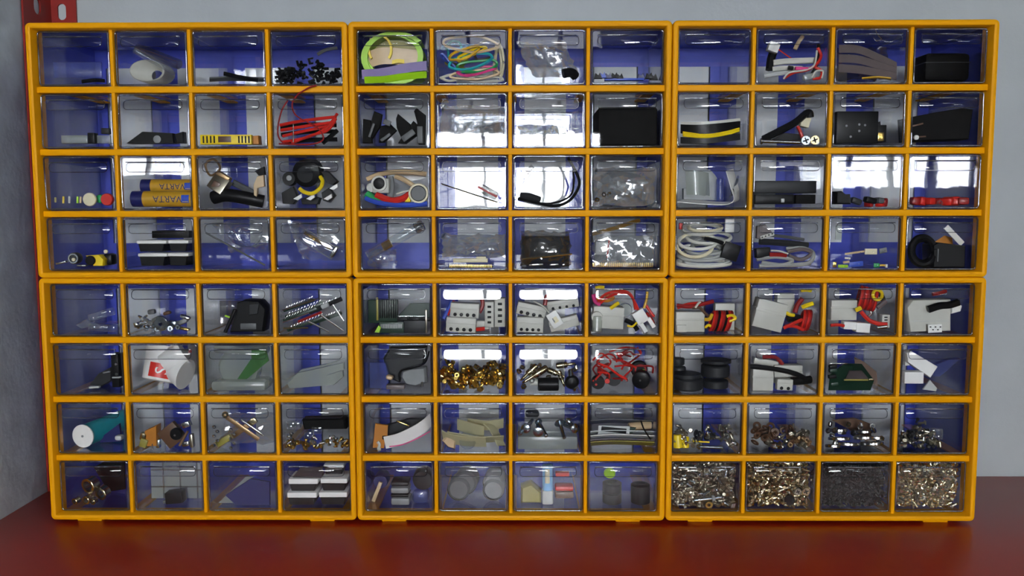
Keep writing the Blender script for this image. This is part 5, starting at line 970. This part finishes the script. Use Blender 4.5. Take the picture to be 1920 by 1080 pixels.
T('frosted_tray', 'frosted white plastic tray under the bolts', 'tray', ('tray', bx(320, 400, 480, 110, 16, 60, c=2), 'frosted')); T('dark_stopper', 'dark round plug at the back', 'plug', ('plug', bx(200, 160, 110, 44, 50, 14, c=3), 'charcoal'))
sel('E', 3, 4, 'with papers')
for i, (y, m_, d) in enumerate([(345, 'paper', 15), (375, 'mauve', 17), (300, 'light_grey', 26), (215, 'dark_grey', 34), (410, 'olive', 20)]):
    T('paper_sheet', ('white', 'mauve', 'pale grey', 'dark grey', 'olive')[i]+' folded sheet lying across', 'paper', ('sheet', strip([(660, y, d), (820, y-10, d-1), (1000, y-6, d), (1160, y, d+2)], (0, 24, 16), .9), m_))
T('window_card', 'grey card with a dark window', 'card', ('card', bx(835, 280, 250, 76, 18, 2, rot=-2), 'light_grey', [('card_window', bx(835, 275, 200, 40, 17.6, .6, rot=-6, c=.1), 'black')])); T('bent_wire', 'dark wire standing up', 'wire', ('wire', wire([(1045, 200, 16), (1070, 270, 15), (1122, 350, 14)], .8), 'black')); T('dark_leaf', 'dark green crumpled leaf', 'leaf', ('leaf', poly([(940, 250), (1010, 260), (980, 300), (930, 305)], 22, 3), 'pcb')); T('cream_tube', 'cream tube at the end', 'tube', ('tube', cyl((990, 250, 28), (1160, 235, 34), 4), 'tan'))
sel('E', 4, 1, 'with dark pads')
for i, (x, y, w_, h, m_, d) in enumerate([(370, 700, 146, 36, 'charcoal', 24), (370, 750, 146, 50, 'grey', 22), (370, 790, 146, 22, 'black', 23), (375, 845, 150, 60, 'grey', 20)]): T('foam_pad', ('top dark', 'upper grey', 'thin black', 'lowest grey')[i]+' pad in the stack', 'pad', ('pad', bx(x, y, w_, h, d, 20, c=2), m_))
T('black_oval', 'black oval cushion at the top', 'cushion', ('cushion', disc(550, 670, 85, 30, 20), 'black')); T('blue_stopper', 'blue plastic cap standing', 'cap', ('cap', bx(530, 810, 130, 110, 24, 16, c=4), 'blue_film')); T('black_oval', 'dark cushion in the corner', 'cushion', ('cushion', disc(150, 680, 60, 40, 20), 'navy')); T('tan_strip', 'tan strip leaning', 'strip', ('strip', bx(170, 800, 30, 170, 30, 3, rot=-22), 'tan'))
sel('E', 4, 2, 'with grey capsules')
for i, (x, y, r) in enumerate([(830, 800, 90), (880, 690, 95), (1100, 800, 85), (1105, 690, 85)]): T('grey_capsule', ('front dark', 'raised', 'low pale', 'upper pale')[i]+' grey round capsule', 'capsule', ('capsule', lathe([(r*S(26)*.8, 0), (r*S(26), 3*mm), (r*S(26), 20*mm), (r*S(26)*.8, 23*mm)], P(x, y, 26+4*(i % 2)), (.1, 1, .05), 22), 'dark_grey' if i < 2 else 'grey'), ('capsule_band', ring(x, y, r*1.02, r*.9, 34, 2), 'charcoal'))
sel('E', 4, 3, 'with blue and red pieces')
T('blue_capsule', 'light blue rounded tube standing', 'tube', ('tube', cyl((318, 545, 20), (320, 745, 18), 5.2, None, 18), 'sky'), ('inner_tube', cyl((316, 580, 14.5), (318, 690, 13.6), 2.4, None, 12), 'cream')); T('red_block', 'red plastic block', 'block', ('block', bx(450, 735, 150, 40, 20, 14, c=2), 'red'), ('base', bx(450, 785, 150, 60, 21, 14, c=2), 'brown')); T('red_block', 'red strip at the top', 'strip', ('strip', bx(435, 625, 110, 30, 26, 8), 'red'))
T('olive_lump', 'olive grey lump beside the tube', 'lump', ('lump', poly([(110, 850), (110, 720), (190, 690), (270, 760), (270, 850)], 24, 16, 3), 'olive')); T('grey_block', 'pale grey block under the tube', 'block', ('block', bx(320, 820, 90, 120, 22, 12, c=2), 'light_grey'))
sel('E', 4, 4, 'with black cylinders')
for i, (x, y) in enumerate([(820, 720), (820, 830), (1040, 735), (1040, 850)]): T('black_cylinder', ('upper near', 'lower near', 'upper end', 'lower end')[i]+' black round cylinder', 'cylinder', ('cylinder', lathe([(8*mm, 0), (9.6*mm, 1*mm), (9.6*mm, 10*mm), (8*mm, 11*mm)], P(x, y+40, 30), (0, 0, 1), 24), 'black'), ('top_groove', lathe([(5*mm, 11*mm), (5*mm, 11.4*mm)], P(x, y+40, 30), (0, 0, 1), 20), 'charcoal'))
T('green_glint', 'green disc painted as a glint', 'disc', ('disc', disc(800, 622, 46, 30, 4, (.2, 1, .5)), 'lime'))  # lime disc stands in for a green glint

# ---------------------------------------------------------------- lower far-side cabinet
def coil(x0, y0, x1, y1, ry, n_, d, mats, what, skew=18):
    for j in range(n_):
        t = (j+.5)/n_; x = x0+(x1-x0)*t; y = y0+(y1-y0)*t
        T('wire_turn', '%s turn of the %s' % (('first', 'second', 'third', 'fourth', 'fifth', 'sixth', 'seventh', 'eighth')[j], what), 'wire', ('wire', tube([P(x+skew*sin(a)+14*cos(a), y-ry*sin(a), d+7-8*cos(a)) for a in [2*pi*k/10 for k in range(10)]], .0014, 6, True, 4), mats[j % len(mats)]))
sel('F', 1, 1, 'with plugs and a wire coil')
conn('white plug block at the near side', 235, 405, 235, 165, 17, 14, holes=False); conn('white plug standing behind the coil', 515, 370, 160, 220, 34, 10, holes=False); T('power_plug', 'pale plug corner piece', 'plug', ('housing', bx(165, 460, 80, 60, 15, 6), 'nylon'))
coil(400, 410, 560, 400, 76, 8, 16, ['red', 'dark_red', 'black'], 'red and black coil')
for i, (pts, r, m_) in enumerate([([(125, 270, 22), (200, 280, 20), (270, 275, 20), (420, 238, 24)], 2.0, 'dark_red'), ([(130, 290, 24), (220, 260, 22), (330, 250, 24)], 1.6, 'red'), ([(250, 290, 19), (310, 290, 18), (350, 330, 17), (385, 360, 16)], 1.4, 'brown'), ([(530, 360, 15), (570, 350, 14), (600, 375, 14), (550, 400, 15)], 1.5, 'yellow'), ([(350, 385, 15), (390, 380, 14), (410, 340, 15)], 1.8, 'ochre'), ([(275, 290, 16), (300, 255, 16), (320, 240, 16)], 1.2, 'wire_white'), ([(355, 450, 15), (380, 430, 14), (400, 440, 14)], 1.3, 'yellow')]):
    T('plug_lead', ('upper dark red', 'upper red', 'brown', 'looped yellow', 'ochre', 'white', 'short yellow')[i]+' plug wire', 'wire', ('wire', wire(pts, r, 7), m_))
sel('F', 1, 2, 'with a big white plug')
conn('large white plug block tilted forward', 882, 365, 245, 235, 16, 16, rot=-14, holes=False); conn('white plug upright behind', 1010, 255, 140, 160, 34, 12, holes=False)
coil(1130, 410, 1240, 410, 78, 6, 18, ['red', 'dark_red'], 'wrapped red wire coil')
for i, (pts, r, m_) in enumerate([([(990, 455, 15), (1060, 420, 14), (1140, 385, 15)], 1.7, 'red'), ([(1000, 440, 17), (1080, 440, 16), (1150, 470, 16)], 1.7, 'red'), ([(1140, 285, 18), (1180, 270, 16), (1225, 255, 17)], 2.2, 'yellow'), ([(1080, 330, 24), (1100, 270, 26), (1140, 215, 28)], 2.4, 'dark_red'), ([(1010, 330, 20), (1040, 345, 19), (1075, 350, 20)], 1.8, 'yellow'), ([(1130, 152, 24), (1180, 148, 24), (1215, 155, 24)], 1.6, 'yellow'), ([(1020, 380, 24), (1060, 370, 24), (1120, 380, 24)], 4, 'black')]):
    T('plug_lead', ('straight red', 'lower red', 'looped yellow', 'dark red', 'short yellow', 'top yellow', 'black')[i]+' plug wire', 'wire', ('wire', wire(pts, r, 7), m_))
sel('F', 1, 3, 'with wired plugs')
conn('grey white plug block', 185, 310, 210, 165, 24, 14, holes=False); T('wire_plug', 'white inline plug lying in front', 'plug', ('housing', bx(238, 448, 110, 62, 15, 9, rot=-4), 'white'), ('socket', bx(340, 465, 112, 78, 14, 10, rot=-4), 'white'))
coil(300, 200, 440, 230, 84, 7, 22, ['red', 'dark_red'], 'wrapped red wire bundle')
T('wire_loop', 'yellow ring of wire', 'wire', ('wire', tube([P(455+38*cos(a), 185-40*sin(a), 16+3*sin(a)) for a in [2*pi*k/9 for k in range(9)]], .0016, 6, True, 4), 'yellow'))
for i, (pts, r, m_) in enumerate([([(320, 320, 18), (380, 385, 16), (450, 415, 15), (530, 425, 15)], 2.0, 'red'), ([(75, 432, 16), (130, 428, 16), (185, 436, 16)], 1.6, 'red'), ([(280, 310, 18), (300, 300, 17), (320, 290, 17)], 2.2, 'yellow'), ([(380, 360, 14.5), (405, 340, 14.5), (400, 320, 15)], 1.2, 'steel'), ([(470, 290, 26), (520, 250, 26), (540, 235, 26)], 2.4, 'mauve'), ([(500, 160, 30), (540, 180, 30), (560, 230, 30)], 2.6, 'charcoal')]): T('plug_lead', ('sweeping red', 'short red', 'yellow', 'silver', 'mauve', 'charcoal')[i]+' plug wire', 'wire', ('wire', wire(pts, r, 7), m_))
vplug('small white upright socket', 525, 400, 66, 110, 18); T('audio_jack', 'bright jack tip lying low', 'jack', ('tip', cyl((450, 450, 14), (530, 440, 14), 2), 'steel'))
sel('F', 1, 4, 'with a pale plug block')
T('power_plug', 'big pale plug block', 'plug', ('housing', poly([(695, 290), (740, 230), (1050, 225), (1050, 480), (720, 490)], 20, 18, 1), 'nylon'), ('seam', bx(880, 400, 330, 5, 19.8, 1, c=.1), 'light_grey'))
T('black_tube', 'black heat-shrink tube across the top', 'tube', ('tube', strip([(868, 305, 15), (960, 275, 14), (1040, 268, 14), (1115, 245, 16)], (6, 40, 2), 4), 'black')); T('printed_tag', 'white tag with black print', 'tag', ('tag', bx(922, 460, 112, 70, 14, 1.5, rot=3), 'white', [('print_mark', bx(885+i*20, 448+(i % 2)*22, 13, 9, 13.7, .4, c=.05), 'black') for i in range(5)])); T('white_tip', 'white pointed plug tip', 'plug', ('tip', poly([(1055, 340), (1058, 285), (1115, 255), (1142, 275), (1130, 320)], 22, 8, 1), 'white')); T('red_strip', 'faint red wire at the top', 'wire', ('wire', wire([(900, 180, 34), (960, 170, 34), (1010, 150, 34)], 2), 'dark_red'))
sel('F', 2, 1, 'with round magnets')
for i, (x, y, r, h, d) in enumerate([(460, 955, 105, 70, 20), (462, 865, 118, 105, 21), (470, 755, 125, 30, 22), (235, 970, 130, 100, 14.5), (230, 875, 118, 40, 20), (150, 830, 60, 60, 44), (140, 760, 60, 60, 44)]):
    T('round_magnet', ('lowest far stack disc,', 'tall middle far stack disc,', 'top far stack disc,', 'bottom near stack disc,', 'upper near stack disc,', 'lower rear', 'upper rear')[i]+' black magnet', 'magnet', ('magnet', (lambda c, R_, H: lathe([(R_*.92, 0), (R_, H*.12), (R_, H*.88), (R_*.92, H)], c, (0, 0, 1), 30))(P(x, y, d)+Vector((0, r*S(d), 0)), r*S(d), h*S(d)*.92), 'charcoal'))
sel('F', 2, 2, 'with white plugs and black cable')
conn('white plug with a split front', 825, 880, 170, 190, 20, 14, holes=False); conn('white plug behind the cable', 1030, 830, 230, 150, 32, 12, holes=False); T('power_plug', 'long white plug at the back', 'plug', ('housing', bx(850, 735, 200, 50, 36, 10, rot=-10), 'nylon')); conn('small two-hole white plug', 1003, 915, 128, 92, 15, 8, rot=-3, pins=2)
T('black_lead', 'black cable lying over the plugs', 'cable', ('cable', wire([(745, 765, 17), (860, 775, 15), (1000, 795, 14.5), (1120, 825, 15), (1190, 860, 18)], 2.4, 8), 'black'), ('cable_end', wire([(1080, 885, 20), (1170, 880, 20), (1240, 870, 22)], 4, 8), 'black_matte')); T('plug_lead', 'dark red wire at the back', 'wire', ('wire', wire([(820, 690, 40), (920, 690, 38), (985, 750, 36)], 2, 7), 'dark_red'))
sel('F', 2, 3, 'with a circuit board')
T('circuit_board', 'green board with a mauve chip', 'circuit board', ('board', poly([(60, 960), (75, 830), (190, 740), (330, 745), (430, 880), (400, 960)], [14, 18, 40, 40, 18, 14], 2), 'pcb'), ('chip', poly([(200, 870), (230, 800), (330, 800), (385, 865)], [16, 28, 28, 16], 2.5), 'mauve'), ('edge_strip', bx(285, 875, 200, 14, 15, 2), 'olive'), ('solder_pad', bx(405, 872, 34, 16, 15, 1.5), 'nickel'), ('metal_edge', bx(140, 742, 150, 10, 18, 2), 'steel'))
for i, (x, y) in enumerate(((100, 800), (95, 850), (110, 910), (100, 770))): T('board_component', ('tall', 'middle', 'low', 'top')[i]+' dark component on the board edge', 'component', ('component', bx(x, y, 60, 30, 17, 5, rot=8), 'black' if i % 2 else 'pcb'))
T('black_sheet', 'dark curved sheet behind the board', 'sheet', ('sheet', strip([(380, 760, 44), (460, 800, 42), (560, 880, 40)], (10, 120, 0), 2), 'brown'))
sel('F', 2, 4, 'with white blocks')
T('white_block', 'white block lying near the front', 'block', ('block', bx(752, 858, 156, 96, 15, 12), 'white')); T('white_block', 'slanting white bar', 'bar', ('bar', poly([(690, 660), (730, 640), (945, 768), (885, 858), (700, 730)], 22, 12, .8), 'white')); T('white_block', 'white upright bar at the edge', 'bar', ('bar', bx(700, 700, 40, 120, 30, 8), 'paper'))
T('blue_bar', 'bluish clear bar leaning across', 'bar', ('bar', poly([(950, 770), (1110, 705), (1190, 700), (1020, 850), (985, 850)], 24, 8), 'blue_film')); T('grey_card', 'grey card on the floor', 'card', ('card', poly([(820, 960), (880, 880), (940, 950), (930, 975)], 18, 2), 'light_grey'))
sel('F', 3, 1, 'with mixed screws')
T('wall_plug', 'yellow wall anchor by the post side', 'anchor', ('anchor', cyl((130, 415, 16), (125, 310, 18), 4.4), 'yellow'), ('fin', bx(105, 360, 16, 80, 15, 4), 'yellow')); T('wall_plug', 'second yellow wall anchor', 'anchor', ('anchor', cyl((185, 415, 20), (185, 325, 22), 4), 'yellow'), ('fin', bx(210, 370, 12, 70, 19, 4), 'yellow')); T('yellow_pin', 'thin yellow pin lying flat', 'pin', ('pin', cyl((245, 362, 15), (375, 370, 15), .8), 'yellow'))
cross_head(505, 325, 27, 15, 'bright round screw head facing forward', 'steel', 8)
T('long_screw', 'long silver screw near the front', 'screw', ('shank', cyl((300, 405, 15), (480, 412, 15), 1.5), 'zinc'), ('screw_head', cyl((275, 400, 15), (300, 405, 15), 1.6, 3.2), 'zinc'))
place('mixed_screw', small('tin_screw', lambda: g_screw(8, 1.2, 2.5), 'tin'), 0, 'small tarnished screw', 'screw', 'tarnished screws', heap(34, 100, 620, lambda t: 150, 21, 3.8, 16, 45))
place('steel_screw', small('steel_screw', None, 'steel'), 0, 'short bright steel screw', 'screw', 'bright screws', heap(16, 100, 620, lambda t: 130, 22, 3.4, 14, 35))
place('dark_washer', small('dark_washer', lambda: g_ring(3.2, 1.4, .9), 'charcoal'), 0, 'small blackened washer', 'washer', 'blackened washers', heap(14, 220, 420, lambda t: 130, 23, 3.2, 16, 40))
sel('F', 3, 2, 'with nuts and dark washers')
place('square_nut', small('square_nut', lambda: g_block(5.5, 4, 5), 'steel'), 0, 'bright square nut', 'nut', 'square nuts', heap(5, 740, 960, lambda t: 50, 24, 3.4, 13.5, 18))
place('dark_washer', small('brown_washer', lambda: g_ring(4.2, 1.8, 1.2), 'brown'), 0, 'brown burnished washer', 'washer', 'burnished washers', heap(34, 720, 1060, lambda t: 170, 25, 4, 18, 45))
place('mixed_screw', SMALL['tin_screw'], 0, 'small tarnished screw', 'screw', 'tarnished screws', heap(26, 820, 1220, lambda t: 150, 26, 3.8, 16, 45)); place('copper_nut', small('copper_nut', lambda: g_hex(2.8, 3, 1.4), 'bronze'), 0, 'small bronze nut', 'nut', 'bronze nuts', heap(14, 1000, 1220, lambda t: 110, 27, 3, 14, 30))
sel('F', 3, 3, 'with flat washers')
for i, (x, y, R_, d) in enumerate([(348, 356, 78, 16), (150, 362, 84, 18), (222, 425, 100, 14.5), (420, 408, 92, 15), (540, 350, 50, 24), (90, 415, 60, 20), (330, 300, 70, 30), (130, 290, 70, 34)]):
    T('flat_washer', ('open middle', 'thick near', 'front near', 'front', 'far end', 'corner', 'raised', 'rear')[i]+' large steel washer lying flat', 'washer', ('washer', ring(x, y, R_, R_*.62, d, 3, (.05*((i % 3)-1), .22, 1), 26), 'steel'))
place('small_nut', SMALL['nut_s'], 0, 'small steel ring nut', 'nut', 'ring nuts', heap(20, 60, 560, lambda t: 190, 28, 3, 20, 45)); T('rust_plate', 'rusty brown plate behind the washers', 'plate', ('plate', poly([(250, 300), (420, 280), (560, 330), (560, 460), (400, 380)], 50, 2), 'brown'))
sel('F', 3, 4, 'with dark small screws')
place('dark_screw', small('dark_screw', lambda: g_screw(7, .9, 1.9), 'charcoal'), 0, 'small dark screw', 'screw', 'dark screws', heap(60, 625, 900, lambda t: 210*max(.3, 1-abs(t-.45)/.7), 29, 3.4, 14, 45)); place('mixed_screw', SMALL['tin_screw'], 0, 'small tarnished screw', 'screw', 'tarnished screws', heap(34, 625, 950, lambda t: 215*max(.25, 1-abs(t-.45)/.7), 30, 3.8, 14, 40)); place('steel_screw', SMALL['steel_screw'], 0, 'short bright steel screw', 'screw', 'bright screws', heap(10, 640, 900, lambda t: 150, 31, 3.4, 14, 20))
T('clear_stopper', 'small clear cap in the bare corner', 'cap', ('cap', bx(910, 310, 90, 90, 30, 8, c=2), 'clear_part'))
sel('F', 4, 1, 'brim-full of silver screws')
small('fine_screw', lambda: g_screw(8, 1.0, 2.0), 'tin'); small('fine_zinc', lambda: g_screw(8.5, 1.0, 2.1), 'zinc'); small('fine_nickel', lambda: g_screw(7, 1.0, 2.1), 'nickel'); small('fine_black', lambda: g_screw(6.5, .95, 2.0), 'soot')
place('fine_screw', SMALL['fine_screw'], 0, 'fine tarnished screw in the full drawer', 'screw', 'fine screws', filled(52, 41, 2.3)); place('fine_screw', SMALL['fine_zinc'], 0, 'fine bright zinc screw in the full drawer', 'screw', 'fine zinc screws', filled(24, 42, 2.3, 3.8, 6))
T('long_screw', 'large blue-grey screw across the front', 'screw', ('shank', cyl((262, 828, 13), (400, 812, 13), 1.9), 'zinc'), ('collar', cyl((395, 813, 13), (420, 810, 13), 3), 'grey'), ('screw_head', cyl((420, 810, 13), (480, 803, 13), 1.6), 'zinc')); T('flat_washer', 'brass washer at the bottom', 'washer', ('washer', ring(372, 875, 30, 13, 12.6, 1.2), 'brass')); T('flat_washer', 'bright bent tab at the bottom corner', 'tab', ('tab', poly([(555, 885), (565, 855), (600, 848), (585, 890)], 12.6, 1), 'steel'))
bulk('packed_hardware', 'fine screws packed behind the front layer', 'screws', lambda: g_lo(8, 1.2, 2.4), 1500, 'tin', 51, half=1.2, d0=5.5, d1=34, top=50)
sel('F', 4, 2, 'brim-full of brassy screws')
place('fine_screw', SMALL['fine_nickel'], 0, 'fine brassy screw in the full drawer', 'screw', 'fine brassy screws', filled(56, 43, 2.3)); place('fine_screw', SMALL['fine_screw'], 0, 'fine dull screw in the full drawer', 'screw', 'fine dull screws', filled(20, 44, 2.3, 3.8, 6))
cross_head(1165, 757, 33, 13, 'big cream cross-head screw at the end', 'nickel', 8); cross_head(1065, 757, 28, 14, 'second pale cross-head screw', 'tin', 8); T('black_washer', 'black rubber washer in the screws', 'washer', ('washer', disc(1000, 825, 42, 13.2, 2), 'black_matte'))
bulk('packed_hardware', 'fine brassy screws packed behind', 'screws', lambda: g_lo(8, 1.2, 2.4), 1500, 'nickel', 52, half=1.2, d0=5.5, d1=34, top=50)
sel('F', 4, 3, 'brim-full of black screws')
place('fine_screw', SMALL['fine_black'], 0, 'fine black screw in the full drawer', 'screw', 'fine black screws', filled(66, 45, 2.3)); bulk('packed_hardware', 'fine black screws packed behind', 'screws', lambda: g_lo(8, 1.2, 2.4), 1500, 'soot', 53, half=1.2, d0=5.5, d1=34, top=50)
sel('F', 4, 4, 'brim-full of nickel screws')
place('fine_screw', SMALL['fine_nickel'], 0, 'fine nickel screw in the full drawer', 'screw', 'fine nickel screws', filled(56, 46, 2.3)); place('fine_screw', SMALL['fine_screw'], 0, 'fine dull screw in the full drawer', 'screw', 'fine dull screws', filled(20, 47, 2.3, 3.8, 6))
bulk('packed_hardware', 'fine nickel screws packed behind', 'screws', lambda: g_lo(8, 1.2, 2.4), 1500, 'nickel', 54, half=1.2, d0=5.5, d1=34, top=50)
